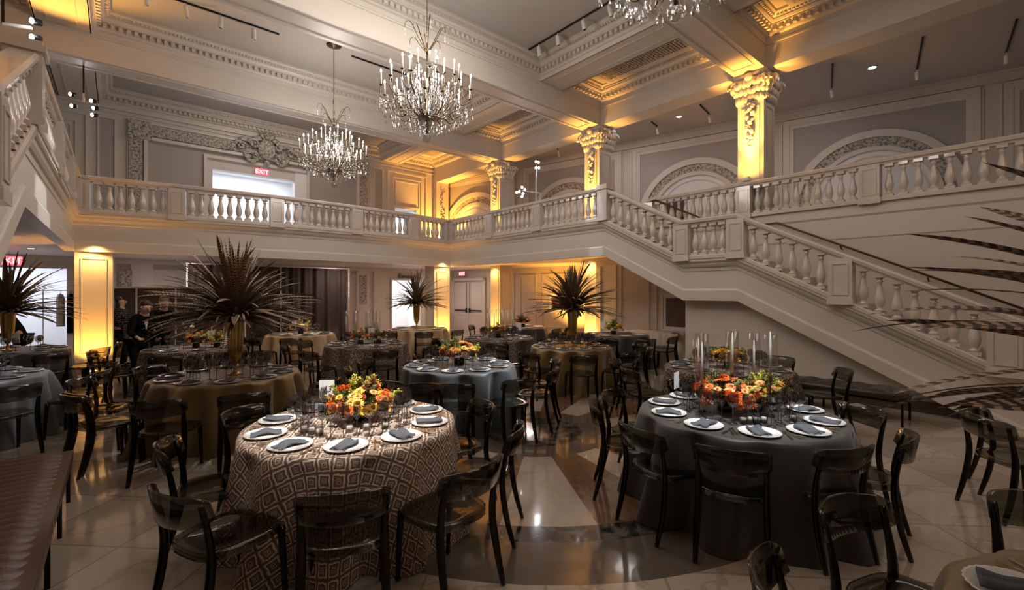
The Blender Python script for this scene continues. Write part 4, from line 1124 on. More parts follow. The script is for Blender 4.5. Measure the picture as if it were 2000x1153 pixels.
# drape on poles
t = thing('drape', 'tall brown black pipe and drape screen behind the tables', 'curtain', (4.03, 17.0, 0))
b = MB(); n = 240
for i in range(n+1):
    x = -2.45+4.9*i/n; y = .05*sin(x*17)+.03*sin(x*31+1)
    b.v += [(x, y, .02), (x, y*.8, 1.4), (x, y*.6, 2.66)]
for i in range(n): 
    for j in (0,1): b.f.append((i*3+j, i*3+3+j, i*3+4+j, i*3+1+j))
obj('curtain', b, M['drape'], t, True, False)
for x in (-2.47, .15, 2.49): b = MB().lathe([(.022,0),(.022,2.70)], 10, Matrix.Translation((x, -.09, 0))); obj('pole', b, M['steel'], t, True)
b = MB().bar((-2.5,0,2.68),(2.5,0,2.68),.03); obj('crossbar', b, M['steel'], t)
t = thing('folding_screen', 'low dark panel screen with pale frame behind the standing guests', 'screen', (.6, 15.8, 0))
for i in range(4):
    x = -1.1+i*.85; b = MB().box(x+.02, x+.83, -.01, .01, .08, 1.9); obj('panel', b, M['screen'], t)
b = MB(); b.box(-1.1, 2.32, -.02, .02, 1.9, 1.95); b.box(-1.1, 2.32, -.02, .02, .03, .08)
for i in range(5): b.box(-1.1+i*.85-.015, -1.1+i*.85+.015, -.02, .02, 0.0, 1.93)
obj('frame', b, M['steel'], t)
# double door on the oblique wall
u0 = -7.15
t = thing('double_door', 'panelled double door with black push bars under the red exit sign', 'door', OM @ Vector((u0, 0, 0))); t.rotation_euler = (0, 0, math.atan2(OD.y, OD.x))
b = MB(); frame(b, -.95, .95, -.1, 2.42, .0, .12, .12)
b.v = [(x, y, z) for x, y, z in b.v]
def dloc(mb): return mb
b = MB(); b.box(-1.0,-.88,-.1,.0,0,2.45); b.box(.88,1.0,-.1,.0,0,2.45); b.box(-1.0,1.0,-.1,.0,2.33,2.45); obj('door_frame', b, M['plaster2'], t)
for q in (-1, 1):
    b = MB(); x0, x1 = sorted((q*.01, q*.87)); b.box(x0, x1, -.05, -.01, .01, 2.25)
    for z0, z1 in ((.15,.75),(1.15,1.55),(1.62,2.1)): frame(b, x0+.12, x1-.12, z0, z1, -.065, -.05, .03)
    d_ = obj('door_leaf', b, M['doorwood'], t)
    b = MB().bar((x0+.08,-.10,.95),(x1-.08,-.10,.95),.035,.05); b.box(q*.10-.03, q*.10+.03, -.12, -.05, .85, 1.05); b.bar((q*.10,-.08,1.0),(q*.10,-.08,2.24),.02); obj('push_bar', b, M['blackmetal'], d_)
# signs
def exit_sign(label, c, rz, w_=.34):
    t = thing('exit_sign', label, 'exit sign', c, rz); h = w_*.55
    b = MB().box(-w_/2, w_/2, -.02, .02, -h/2, h/2); obj('housing', b, M['exitbox'], t)
    b = MB().box(-w_/2+.01, w_/2-.01, -.024, -.02, -h/2+.01, h/2-.01); obj('lit_face', b, M['exitred'], t)
    text_mesh('letters', 'EXIT', h*.85, M['exitpale'], t, (0,-.027,-h*.28), (PI/2,0,0))
    b = MB().bar((0,0,h/2),(0,0,h/2+.12),.015); obj('bracket', b, M['steel'], t)
exit_sign('red lit exit sign above the bright gallery doorway', (3.88, 18.25, 6.12), 0, .45)
exit_sign('red lit exit sign under the gallery ceiling beyond the feather spray', (-2.05, 16.6, 2.58), .1, .46)
p = OM @ Vector((u0-.2, -.25, 2.66)); exit_sign('small red exit sign over the panelled double door', p, math.atan2(OD.y, OD.x), .36)
t = thing('elevator_sign', 'black lettering reading Elevators above the bright opening', 'sign', (9.8, YB-.055, 2.42))
text_mesh('lettering', 'Elevators', .24, M['ink'], t, (0,-.01,.02), (PI/2,0,0), 0, .003, .004)
b = MB().box(-.15,.15,-.03,0,-.2,.2); o = obj('wall_notice', b, M['screen'], None, loc=(10.9, YB-.07, 1.5)); tag(o, 'small dark notice on the wall by the elevator opening', 'sign')
# ------------------------------------------------------------ chandeliers
def crystal_me():
    b = MB().lathe([(.001,-.06),(.014,-.045),(.011,-.02),(.003,0),(.007,.012),(.001,.022)], 6, cap=False); return mk('crystal_drop', b, M['crystal'], False)
CR_ME = crystal_me()
cand = MB().lathe([(.006,0),(.03,.006),(.034,.014),(.012,.02)], 10); cup_me = mk('candle_cup', cand, M['brass'])
slv_me = mk('candle', MB().lathe([(.0125,0),(.0125,.20),(.006,.204)], 10), M['sleeve'])
blb_me = mk('bulb', MB().lathe([(.006,0),(.0145,.014),(.012,.033),(.002,.058)], 8), M['bulb'])
def chandelier_build(label, loc):
    t = thing('chandelier', label, 'chandelier', loc, .2)      # origin at the ceiling, everything hangs below
    b = MB().lathe([(.18,0),(.18,-.012),(.13,-.03),(.05,-.045),(.02,-.08)], 28); obj('canopy', b, M['brass'], t, True)
    b = MB(); nl = 34
    for i in range(nl):
        z = -.08-1.68*i/nl; d = 1.68/nl
        c = Vector((0,0,z-d/2)); ax = Vector((1,0,0)) if i % 2 else Vector((0,1,0))
        pts = [c + ax*.012*cos(a) + Vector((0,0,1))*(d*.62)*sin(a) for a in [2*PI*k/10 for k in range(11)]]
        b.tube(pts, .0045, 4, False)
    obj('chain', b, M['brass'], t)
    b = MB().lathe([(.012,-1.76),(.02,-1.85),(.012,-1.95),(.03,-2.0),(.012,-2.05),(.012,-2.55),(.03,-2.6),(.012,-2.7),(.014,-3.08),(.10,-3.10),(.165,-3.12),(.165,-3.135),(.014,-3.14),(.012,-3.36),(.03,-3.38),(.01,-3.42)], 14); obj('stem', b, M['brass'], t, True)
    b = MB().lathe([(.16,-3.12),(.175,-3.17),(.14,-3.28),(.05,-3.36),(.012,-3.40)], 18); obj('crystal_bowl', b, M['crystal'], t, True)
    b = MB().sph((0,0,-3.50), .085, 12); obj('crystal_ball', b, M['crystal'], t, True)
    # crown of curled branches
    for i in range(8):
        a = 2*PI*i/8+.2; d = Vector((cos(a), sin(a), 0)); b = MB()
        hgt = .14 if i % 2 else .0
        b.tube(smooth_path([d*.01+Vector((0,0,-2.0)), d*.14+Vector((0,0,-1.85+hgt*.5)), d*.28+Vector((0,0,-1.66+hgt)), d*.37+Vector((0,0,-1.68+hgt)), d*.38+Vector((0,0,-1.76+hgt))], 12), lambda t_: .010-.005*t_, 5)
        o = obj('crown_branch', b, M['brass'], t, True)
        link('crystal_drop', CR_ME, None, o, d*.38+Vector((0,0,-1.79+hgt))); c2 = link('crystal_drop', CR_ME, None, o, d*.38+Vector((0,0,-1.87+hgt)))
    nc = 0
    tiers = [(12,.78,-2.68,.0,-3.15),(12,.56,-2.86,.26,-3.12),(8,.60,-2.52,.12,-3.10),(6,.30,-2.32,.3,-2.9)]
    for n, r, z, a0, zs in tiers:
        for i in range(n):
            a = 2*PI*i/n+a0; d = Vector((cos(a), sin(a), 0))
            b = MB(); zb = z-.03
            b.tube(smooth_path([d*.10+Vector((0,0,zs)), d*(r*.35)+Vector((0,0,zs+.02)), d*(r*.62)+Vector((0,0,zb-.20)), d*(r*.80)+Vector((0,0,zb-.26)), d*(r*1.02)+Vector((0,0,zb-.17)), d*r+Vector((0,0,zb))], 16), .0085, 5)
            if r > .5:      # curled leaf under the arm
                b.tube(smooth_path([d*(r*.62)+Vector((0,0,zb-.2)), d*(r*.72)+Vector((0,0,zb-.10)), d*(r*.62)+Vector((0,0,zb-.04)), d*(r*.55)+Vector((0,0,zb-.10)), d*(r*.60)+Vector((0,0,zb-.13))], 10), .006, 4)
            o = obj('arm', b, M['brass'], t, True)
            link('candle_cup', cup_me, None, o, d*r+Vector((0,0,zb)))
            c = link('candle', slv_me, None, t, d*r+Vector((0,0,zb+.018))); link('bulb', blb_me, None, c, (0,0,.203))
            # drops hanging from the cup
            if r > .5:
                for q in (-1,1):
                    s_ = Vector((-sin(a), cos(a), 0)); link('crystal_drop', CR_ME, None, o, d*(r*1.0)+s_*q*.045+Vector((0,0,zb-.07))) if (i+q) % 2 else None
    drops = MB()
    rnd = random.Random(2)
    for i in range(430):
        a = rnd.uniform(0, 2*PI); r = rnd.choice((.80,.62,.50,.34,.2,.72)); z = {.80:-3.0,.72:-3.06,.62:-3.10,.50:-3.16,.34:-3.05,.2:-2.8}[r]+rnd.uniform(-.10,.12)
        if r < .4: z += rnd.uniform(-.1,.5)
        m = Matrix.Translation((r*cos(a), r*sin(a), z)) @ Matrix.Rotation(rnd.uniform(0,3), 4, 'Z') @ Matrix.Diagonal((1.3,1.3,rnd.uniform(1,1.6),1))
        drops.add([m @ v.co for v in CR_ME.vertices], [tuple(p.vertices) for p in CR_ME.polygons])
    o = obj('crystal_drops', drops, M['crystal'], t, False, False); o['kind'] = 'stuff'
    return t
def dup(o, loc, label):
    def cp(s_, par):
        c = s_.copy(); COL.objects.link(c)
        if par: c.parent = par
        for ch in tree.get(s_.name, []): cp(ch, c)
        return c
    tree = {}
    for x in COL.objects:
        if x.parent: tree.setdefault(x.parent.name, []).append(x)
    c = cp(o, None); c.location = loc; c['label'] = label; return c
ch0 = chandelier_build('lit crystal candle chandelier hanging lower in the middle, over the tables', (4.08, 7.0, 8.0)); ch0['group'] = 'crystal chandeliers'
dup(ch0, (4.08, 11.57, 8.0), 'farther lit crystal chandelier with its brass canopy showing, near the exit doorway')
dup(ch0, (4.08, 2.3, 8.0), 'crystal chandelier with only its lowest drops showing at the top')

# ------------------------------------------------------------ ceiling lights
def lathe_to(a, b, pr, n=12):
    a = Vector(a); d = (Vector(b)-a).normalized(); return MB().lathe(pr, n, Matrix.Translation(a) @ d.to_track_quat('Z','Y').to_matrix().to_4x4())
def track_lights(label, a, b, ts, aim, z=8.0, black=None, s=1.0):
    a = Vector(a); b = Vector(b)
    t = thing('lighting_track', label, 'lighting track', (a.x, a.y, z))
    o = MB().bar((0,0,-.02), b-a+Vector((0,0,-.02)), .035, .03); obj('track', o, M['blackmetal'] if black else M['lampbody'], t)
    for i, k in enumerate(ts):
        p = (b-a)*k; l = MB(); 
        d = Vector(aim)+Vector((.12*sin(i*2.1), .12*cos(i*1.7), 0)); d.normalize()
        st = p+Vector((0,0,-.11)); l.bar(p+Vector((0,0,-.03)), st+d*.08, .02)
        hb = obj('lamp_head', lathe_to(st-d*.02, st+d, [(.045*s,0),(.05*s,.02*s),(.05*s,.24*s),(.046*s,.24*s),(.042*s,.20*s)], 14).add(l.v, l.f), M['lampbody'], t, False)
        obj('lens', lathe_to(st+d*(.19*s), st+d, [(.041*s,0),(.04*s,.01)], 12), M['grille'], hb)
track_lights('black lighting track with five white spots in the middle coffer, toward the arcade', (7.9, 4.9, 0), (7.9, 8.5, 0), (.1,.3,.5,.72,.9), (.1,-.1,-1), black=1)
track_lights('white spots on a track in the far chandelier coffer, toward the bench side', (.2, 11.9, 0), (2.9, 11.9, 0), (.08,.32,.56,.80), (.05,.1,-1), black=1)
track_lights('slim black track beside the far chandelier canopy, toward the exit doorway', (4.6, 11.75, 0), (6.3, 11.75, 0), (), (0,0,-1), black=1)
track_lights('track with small white spots in the coffer next to the back wall', (.3, 16.1, 0), (4.4, 16.1, 0), (.1,.3,.5,.7,.9), (.1,-.3,-1), black=1)
track_lights('short track with two spots in the back coffer near the carved cornice', (5.4, 16.0, 0), (6.8, 16.9, 0), (.3,.8), (.1,-.3,-1), black=1)
track_lights('pair of big white spots in the coffer corner near the amber beam', (-.0, 10.6, 0), (-.0, 11.9, 0), (.2,.75), (.5,-.3,-1), black=1, s=1.25)
for i, (xa_, ya_, xb_, yb_) in enumerate(((13.2,8.3,13.7,8.4),(13.1,6.6,14.0,6.76),(13.2,3.3,14.7,3.7),(13.3,1.66,15.1,2.0),(13.9,.3,15.6,.5),(12.6,12.1,13.0,12.3))):
    p = Vector((xa_, ya_, 0)); q_ = Vector((xb_, yb_, 0))
    track_lights('short black aisle track with one white spot, %s along the arched wall' % ('first','second','third','fourth','fifth','sixth')[i], (p.x, p.y, 0), (q_.x, q_.y, 0), (1.0,), (.4,-.1,-1), 7.4, 1, .8)
for i, (x, y, zz, s_) in enumerate(((14.2, 2.72, 7.4, .08), (13.5, 7.5, 7.4, .08), (12.9, 11.2, 7.4, .05))):
    t = thing('downlight', 'round recessed downlight in the dim aisle ceiling, %s' % ('before the large arch', 'between the columns', 'at the far end of the upper gallery')[i], 'ceiling light', (x, y, zz))
    b = MB().lathe([(s_+.03,0),(s_+.03,-.008),(s_,-.010),(s_,0)], 20); obj('trim_ring', b, M['lampbody'], t, True)
    b = MB().lathe([(s_,-.004),(s_-.01,-.012),(.001,-.012)], 20); obj('lens', b, M['down'], t, True)
dl = [(1.2,15.0),(4.2,14.7),(7.0,14.6),(-2.4,14.6),(-1.6,15.8),(10.4,14.6),(9.9,12.2),(10.1,10.3),(10.0,8.4),(-2.8,13.0)]
for i, (x, y) in enumerate(dl):
    t = thing('downlight', 'small recessed downlight glowing in the ceiling under the gallery', 'ceiling light', (x, y, ZS), 0, 'downlights under the gallery')
    b = MB().lathe([(.08,0),(.08,-.006),(.06,-.008),(.06,0)], 16); obj('trim_ring', b, M['lampbody'], t, True)
    b = MB().lathe([(.06,-.003),(.05,-.010),(.001,-.010)], 16); obj('lens', b, M['warmdown'], t, True)
# clusters of moving LED heads
def led_cluster(label, loc, heads, mast, arm=None, hang=0):
    t = thing('hanging_led_lights' if hang else 'led_light_stand', label, 'stage light', loc)
    if mast: b = MB().lathe([(.028,-mast),(.028,.0)], 10); obj('pole', b, M['steel'], t, True)
    if arm: b = MB().bar((0,0,0), arm, .035); obj('crossarm', b, M['steel'], t)
    if hang: b = MB().bar(arm, (arm[0], arm[1], hang-loc[2]), .03); obj('drop_pole', b, M['blackmetal'], t)
    for h in heads:
        h = Vector(h); d = Vector((-.75,-.6,-.25)).normalized()
        b = lathe_to(h-d*.12, h, [(.02,0),(.045,.02),(.05,.12)], 12); l = obj('lamp_head', b, M['blackmetal'], t, True)
        b = lathe_to(h, h+d, [(.04,0),(.03,.012),(.001,.015)], 12); obj('lens', b, M['led'], l, True)
    return t
p = W(16.3, 1047); led_cluster('white mast with four small white LED heads above the gallery rail', (p.x, p.y, 6.35), [(-.06,-.06,.10),(.10,-.02,.12),(-.06,-.06,-.12),(.12,-.02,-.08)], 2.8)
p = W(15.6, 1055); a = WL(0, -.62); led_cluster('sideways arm with a bunch of LED heads before the small arch', (p.x, p.y, 5.2), [a*1.0+Vector((0,0,.2)), a*.85+Vector((0,0,.12)), a*1.15+Vector((0,0,.05)), a*.95+Vector((0,0,-.02)), a*1.3+Vector((0,0,.02)), a*1.0+Vector((0,0,-.12))], 1.67, tuple(a+Vector((0,0,.08))))
b = MB().sph((0,0,0), .16, 8, (1,.8,1.1)); o = obj('black_bag', b, M['blackmetal'], None, True, True, (p.x, p.y, 4.72)); tag(o, 'black sandbag slung on the LED stand arm behind the gallery rail', 'bag')
p = W(10.3, 163); led_cluster('cluster of bright LED heads hanging from the beam over the back gallery', (p.x, p.y, 6.1), [(-.22,.05,.14),(-.19,-.1,-.16),(.12,.1,.10),(.16,.12,-.05),(.14,.1,-.22)], 0, (0,0,.2), 6.93)
p = W(6.2, 62); led_cluster('two LED heads on a short arm above the near stair newel', (p.x, p.y, 5.40), [(.0,.0,.10),(.0,.0,-.12)], 0, (-.28,.12,0), 6.93)
# uplight fixtures
def uplight(label, loc, aim, col, power, size=.05, ang=80, blend=.6, body=True, zoff=.12):
    if body:
        t = thing('uplight', label, 'uplight', loc); b = MB().box(-.09,.09,-.07,.07,0,.06); b.box(-.07,.07,-.05,.05,.06,.10); obj('body', b, M['lampbody'], t)
        b = MB().box(-.055,.055,-.04,.04,.10,.104); obj('lens', b, M['ambled'], t)
    L = bpy.data.lights.new('uplight_beam', 'SPOT'); L.energy = power; L.color = col; L.spot_size = math.radians(ang); L.spot_blend = blend; L.shadow_soft_size = size
    o = bpy.data.objects.new('uplight_beam', L); COL.objects.link(o); o.location = (loc[0], loc[1], loc[2]+zoff)
    d = Vector(aim)-Vector(o.location); o.rotation_euler = d.to_track_quat('-Z','Y').to_euler(); return o
AMB = (1,.43,.06)
S = 1.0; SA = 4.6
nm_ = {4:'nearest', 9:'middle', 14:'farthest', 0:'edge'}
for y, px in ((4.42, 420), (9.15, 380), (13.98, 300)):
    key = 4 if y < 5 else 9 if y < 10 else 14
    zz = ZG+.84 if key == 4 else ZG+.02
    xx = 11.0 if key == 4 else 10.85
    uplight('amber uplight fixture at the foot of the upper column %s the viewer' % ('nearest' if key == 4 else 'in the middle, beyond' if key == 9 else 'farthest from'), (xx, y, zz), (11.16, y, 6.6), AMB, px*SA*.55, ang=50, blend=1.0)
    uplight('', (xx-.35, y, zz), (11.25, y, 6.2), AMB, px*SA*.36, ang=50, blend=1.0, body=False)  # second beam without a fixture, added to spread the amber up the shaft
    uplight('', (xx-.3, y, zz), (11.25, y, zz+.9), AMB, px*SA*.05, ang=125, blend=1.0, body=False)  # wide weak fill beam, no fixture, added to brighten the column foot
uplight('amber uplight fixture at the back corner pilaster', (11.3, 17.9, ZG+.02), (11.5, 18.5, 6.8), AMB, 380*SA, ang=95)
uplight('amber uplight on the bench side gallery, middle', (-2.75, 9.15, ZG+.02), (-2.6, 9.4, 7.2), AMB, 300*SA, ang=60)
uplight('amber uplight on the bench side gallery, nearest', (-2.75, 4.42, ZG+.02), (-3.0, 4.42, 6.6), AMB, 150*SA, ang=75)
uplight('amber uplight lighting the bench side beam beyond the chandelier coffer', (-.9, 12.9, 6.2), (-.75, 11.6, 8.0), AMB, 50*SA, ang=120, body=False)
# ground-floor uplights
for lab, loc, aim, pw in (('amber uplight at the pillar behind two smoked chairs', (-.42, 13.35, 0), (-.42, 13.8, 2.2), 55), ('amber uplight at the corner pillar beside the elevator opening', (8.58, 13.35, 0), (8.58, 13.8, 2.2), 60),
    ('amber uplight at the far aisle pillar', (10.9, 13.98, 0), (11.25, 13.98, 2.2), 75), ('amber uplight at the middle aisle pillar', (10.9, 9.15, 0), (11.25, 9.3, 2.2), 65),
    ('amber uplight against the far amber wall', (12.7, 11.6, 0), (13.6, 11.9, 2.0), 210), ('amber uplight at the pillar beyond the stair foot', (10.9, -.4, 0), (11.1, -.35, 2.2), 60)):
    uplight(lab, loc, aim, AMB, pw*SA, ang=110, blend=.8)
def spot(name, loc, aim, col, pw, ang, blend=.5, size=.04):
    L = bpy.data.lights.new(name, 'SPOT'); L.energy = pw; L.color = col; L.spot_size = math.radians(ang); L.spot_blend = blend; L.shadow_soft_size = size
    o = bpy.data.objects.new(name, L); COL.objects.link(o); o.location = loc; o.rotation_euler = (Vector(aim)-Vector(loc)).to_track_quat('-Z','Y').to_euler()
def area(name, loc, aim, col, pw, sx, sy):
    L = bpy.data.lights.new(name, 'AREA'); L.shape = 'RECTANGLE'; L.size = sx; L.size_y = sy; L.energy = pw; L.color = col
    o = bpy.data.objects.new(name, L); COL.objects.link(o); o.location = loc; o.rotation_euler = (Vector(aim)-Vector(loc)).to_track_quat('-Z','Y').to_euler()
def point(name, loc, col, pw, r):
    L = bpy.data.lights.new(name, 'POINT'); L.energy = pw; L.color = col; L.shadow_soft_size = r
    o = bpy.data.objects.new(name, L); COL.objects.link(o); o.location = loc
# downward wash from fixtures in the gallery ceiling at the pillars (glow at their heads)
for loc, pw in (((-.42, 13.5, 2.80), 14), ((8.58, 13.5, 2.80), 14), ((11.0, 13.98, 2.80), 12), ((11.0, 9.15, 2.80), 12), ((3.0, 14.1, 2.80), 6), ((6.0, 13.95, 2.80), 6)):
    spot('soffit_lamp', loc, (loc[0], loc[1]+.25, 0), (1,.55,.15), pw*6, 150, .9, .08)
WARM = (1,.93,.86)
for y, pw in ((7.0, 145), (11.57, 150), (2.3, 115)): point('chandelier_light', (4.08, y, 5.55), WARM, pw*S, .45)
for y in (7.0, 11.57): point('chandelier_upper_light', (4.08, y, 6.35), WARM, 25*S, .3)
# pin spots on the centrepieces
for k, pw, ang, cl in (('A', 620, 14, (1,.97,.93)), ('B', 520, 14, (.90,.96,1)), ('D', 620, 13, (.92,.97,1)), ('L', 200, 9, (.95,.97,1)), ('F', 330, 9, (.95,.97,1)), ('G', 170, 9, (1,.93,.85)), ('E', 150, 9, (1,.93,.85)),
                       ('K', 150, 9, (.75,.78,1)), ('M', 100, 9, (.9,.9,1)), ('I', 200, 16, (.92,.97,1)), ('C', 90, 20, (1,.93,.85)), ('J', 60, 20, (1,.93,.85))):
    c = pos[k]; y0 = 7.0 if c.y < 9 else 11.8; src = Vector((4.1, (c.y*.5+4), 7.8)) if k not in 'IHC' else Vector((1.5, c.y, 7.8))
    if k in 'KN': src = Vector((8.0, 7.5, 7.9))
    if k in 'GF': src = Vector((3, 12.0, 7.8))
    if k == 'A': src = Vector((.3, 1.9, 7.8))
    if k == 'B': src = Vector((2.2, .3, 7.8))
    if k == 'L': src = Vector((6.9, 3.0, 7.8))
    if (k == 'D'): src = Vector((7.5, 1.6, 7.8))
    spot('pin_spot', src, (c.x, c.y, .8), cl, pw*S*8, ang, .6, .03)
# lit rooms behind the openings
CO = (.80,.88,1)
area('doorway_light', (3.8, YB+1.3, 6.35), (3.8, YB+1.6, 3.5), CO, 110*S, 2.6, 1.2)
area('side_doorway_light', (9.7, YB+1.3, 5.85), (9.7, YB+1.4, 3.5), CO, 70*S, 1.4, 1)
area('elevator_light', (9.75, YB+1.4, 2.68), (9.75, YB+1.5, 0), (.95,.97,1), 130*S, 1.6, 1.4)
area('hallway_light', (-2.8, YB+1.4, 2.85), (-2.8, YB+1.6, 0), (.74,.82,1), 150*S, 3.2, 1.4)
# general low light of the galleries and the under-gallery downlights
for loc, pw in (((1.5, 16.2, 2.78), 26), ((6.0, 16.2, 2.78), 26), ((10.0, 11.0, 2.78), 16), ((-2.8, 14.6, 2.78), 14), ((-3, 9, 2.78), 6), ((10.9, 16.3, 2.78), 22)):
    area('under_gallery_light', loc, (loc[0], loc[1], 0), (1,.84,.76), pw*S*1.3, .5, .5); spot('added_gallery_fill', (loc[0], loc[1]+.9 if loc[1] > 14 else loc[1], .05), (loc[0], loc[1]+1.3 if loc[1] > 14 else loc[1], 2.85), (1,.80,.74), pw*S*2.2, 150, 1, .2)  # the upward floor spots have no fixture, added to brighten soffit and wall
area('aisle_light', (13.2, 3.5, 7.35), (13.2, 3.5, 0), (1,.93,.90), 34*S, .8, 4); area('aisle_light', (12.6, 9, 7.35), (12.6, 9, 0), (1,.93,.90), 36*S, .8, 3)
area('back_gallery_light', (4, 16.4, 7.9), (4, 17.4, 3.5), (1,.90,.82), 45*S, 3, .6)
area('coffer_spots', (4.1, 6.6, 7.9), (4.1, 6.6, 0), (1,.88,.77), 120*S, 5, 3)
area('near_coffer_spots', (4.1, 2, 7.9), (4.1, 2, 0), (1,.84,.70), 65*S, 5, 3)
area('unseen_hall_fill', (5.5, -2.8, 7.4), (6.5, 4, 1.5), (1,.74,.52), 85*S, 4, 2)  # unseen area lamp added behind the camera as warm fill
point('bench_led', W(11.0, 163, 6.4), (1,1,1), 6, .1); point('arcade_led', W(15.6, 1010, 5.3), (1,1,1), 8, .1); point('near_led', W(6.1, 66, 5.35), (1,1,1), 7, .08)
wd = bpy.data.worlds.new('world'); SC.world = wd; wd.use_nodes = True; wd.node_tree.nodes['Background'].inputs[0].default_value = (.05,.04,.035,1)

# ------------------------------------------------------------ people
def skin(name, verts, edges, radii, mat, parent=None, lv=2, root=0):
    me = bpy.data.meshes.new(name); me.from_pydata([tuple(v) for v in verts], edges, []); me.materials.append(mat)
    o = bpy.data.objects.new(name, me); COL.objects.link(o)
    if parent: o.parent = parent
    md = o.modifiers.new('skin', 'SKIN')
    sv = me.skin_vertices[0].data if me.skin_vertices else None
    if sv is None:
        bpy.context.view_layer.objects.active = o
        me.attributes  # layer is created with the modifier
    md.use_smooth_shade = True
    for i, r in enumerate(radii):
        me.skin_vertices[0].data[i].radius = (r, r) if not isinstance(r, tuple) else r
    me.skin_vertices[0].data[root].use_root = True
    s_ = o.modifiers.new('sub', 'SUBSURF'); s_.levels = lv; s_.render_levels = lv
    return o
def person(label, loc, rz, h, lean, armL, armR, jacket, hairmat, hairlong=False, skirt=False, head=(0,0), bow=False, jlen=0.0, legs=((-.09,0),(.09,.05)), neckc='suit'):
    # local: facing +Y, x to the person's right is +X; lean = forward bend in degrees; arms are (elbow, hand) offsets from the shoulder, in units of h
    t = thing('person', label, 'person', loc, rz); k = h
    a = math.radians(lean); up = Vector((0, sin(a), cos(a))); fw = Vector((0, cos(a), -sin(a)))
    pel = Vector((0, -.02*k, .53*k)); sp = pel + up*.11*k; chs = pel+up*.21*k; nb = pel+up*.30*k
    hl, ht = math.radians(head[0]), math.radians(head[1])
    hu = Vector((0, sin(a*.6+ht), cos(a*.6+ht))); hd = nb + hu*.045*k
    V = []; E = []; Rr = []
    def add(p, r, par=None):
        V.append(Vector(p)); Rr.append(r); 
        if par is not None: E.append((par, len(V)-1))
        return len(V)-1
    i0 = add(pel, .075*k); i1 = add(sp, .066*k, i0); i2 = add(chs, .078*k, i1); i3 = add(nb, .045*k, i2); i4 = add(hd, .030*k, i3)
    i5 = add(hd+hu*.035*k+fwv(rz, 0, .006*k), .044*k, i4); i6 = add(hd+hu*.075*k, .049*k, i5); i7 = add(hd+hu*.105*k, .036*k, i6)
    J = {}
    for q, (el, ha) in ((-1, armL), (1, armR)):
        s_ = nb + Vector((q*.105*k, 0, -.025*k)); e_ = s_+Vector(el)*k; h_ = s_+Vector(ha)*k
        js = add(s_, .036*k, i3); je = add(e_, .026*k, js); jh = add(h_, .016*k, je)
        d = (h_-e_).normalized(); pm = add(h_+d*.03*k, (.022*k, .012*k), jh)
        u = d.cross(Vector((1,0,0))); u = u.normalized() if u.length > .2 else Vector((0,0,1)); v = d.cross(u).normalized()
        for fi in range(4):
            o_ = v*(fi-1.5)*.0115*k; f1 = add(h_+d*.05*k+o_, .0055*k, pm); f2 = add(h_+d*(.072+.004*(fi in (1,2)))*k+o_-u*.008*k, .0048*k, f1)
        th = add(h_+d*.028*k+v*.028*k, .006*k, pm); add(h_+d*.045*k+v*.036*k-u*.006*k, .005*k, th)
        J[q] = (s_, e_, h_)
    Lg = []
    for q, (lx, ly) in zip((-1, 1), legs):
        hp = pel+Vector((q*.048*k, 0, -.03*k)); kn = Vector((lx*.8*k, (ly+.03)*k, .275*k)); an = Vector((lx*k, ly*k, .045*k)); to = Vector((lx*1.1*k, (ly+.085)*k, .02*k))
        a1 = add(hp, .052*k, i0); a2 = add(kn, .033*k, a1); a3 = add(an, .021*k, a2); add(to, .018*k, a3); Lg.append((hp, kn, an, to))
    skin('body', V, E, Rr, M['skin'], t)
    # trousers or legs
    V2 = [pel]+[p for l in Lg for p in l[:3]]; E2 = [(0,1),(1,2),(2,3),(0,4),(4,5),(5,6)]
    skin('trousers', V2, E2, [.080*k]+[.060*k,.042*k,.031*k]*2, M['tux'], t)
    for l in Lg:
        b = MB().sph(l[2].lerp(l[3], .55)+Vector((0,0,.0)), .034*k, 8, (.9,2.0,.75)); obj('shoe', b, M['blackmetal'], t, True)
    V3 = [pel+Vector((0,0,-.04*k-jlen*k)), pel+up*.02*k, sp, chs, nb+up*.014*k]; E3 = [(0,1),(1,2),(2,3),(3,4)]; R3 = [(.088+.3*jlen)*k, .083*k, .075*k, .088*k, .052*k]
    for q in (-1, 1):
        s_, e_, h_ = J[q]; n = len(V3); V3 += [s_+up*.003*k, e_, h_-(h_-e_).normalized()*.012*k]; E3 += [(4, n), (n, n+1), (n+1, n+2)]; R3 += [.044*k, .034*k, .026*k]
    skin('coat' if jlen > .05 else 'jacket', V3, E3, R3, jacket, t, root=1)
    hc = hd+hu*.075*k; f_ = Vector((0, cos(a*.6+ht), -sin(a*.6+ht)))
    m = Matrix.Identity(4); zq = hu.to_track_quat('Z','Y').to_matrix().to_4x4()
    b = MB().sph(hc-f_*.036*k+hu*.022*k, .054*k, 10, (.98,.90,1.0))
    b.sph(hc-f_*.036*k-hu*.018*k, .048*k, 8, (1.05,.8,1.1))
    if hairlong: b.sph(hc-f_*.030*k-hu*.05*k, .058*k, 10, (1.0,.75,1.5))
    obj('hair', b, hairmat, t, True)
    b = MB().sph(hc+f_*.050*k-hu*.006*k, .016*k, 6, (.7,1.1,1.2)); obj('nose', b, M['skin'], t, True)
    b = MB(); [b.sph(hc+f_*.046*k+hu*.010*k+Vector((q*.018*k,0,0)), .006*k, 5) for q in (-1,1)]; obj('eyes', b, M['ink'], t, True)
    b = MB(); b.sph(hc+f_*.046*k-hu*.030*k, .010*k, 5, (1.6,.5,.5)); obj('mouth', b, M['petalo'] if False else M['mouth'], t, True)
    b = MB(); [b.sph(hc+Vector((q*.052*k,0,0)), .013*k, 6, (.5,1,1.4)) for q in (-1,1)]; obj('ears', b, M['skin'], t, True)
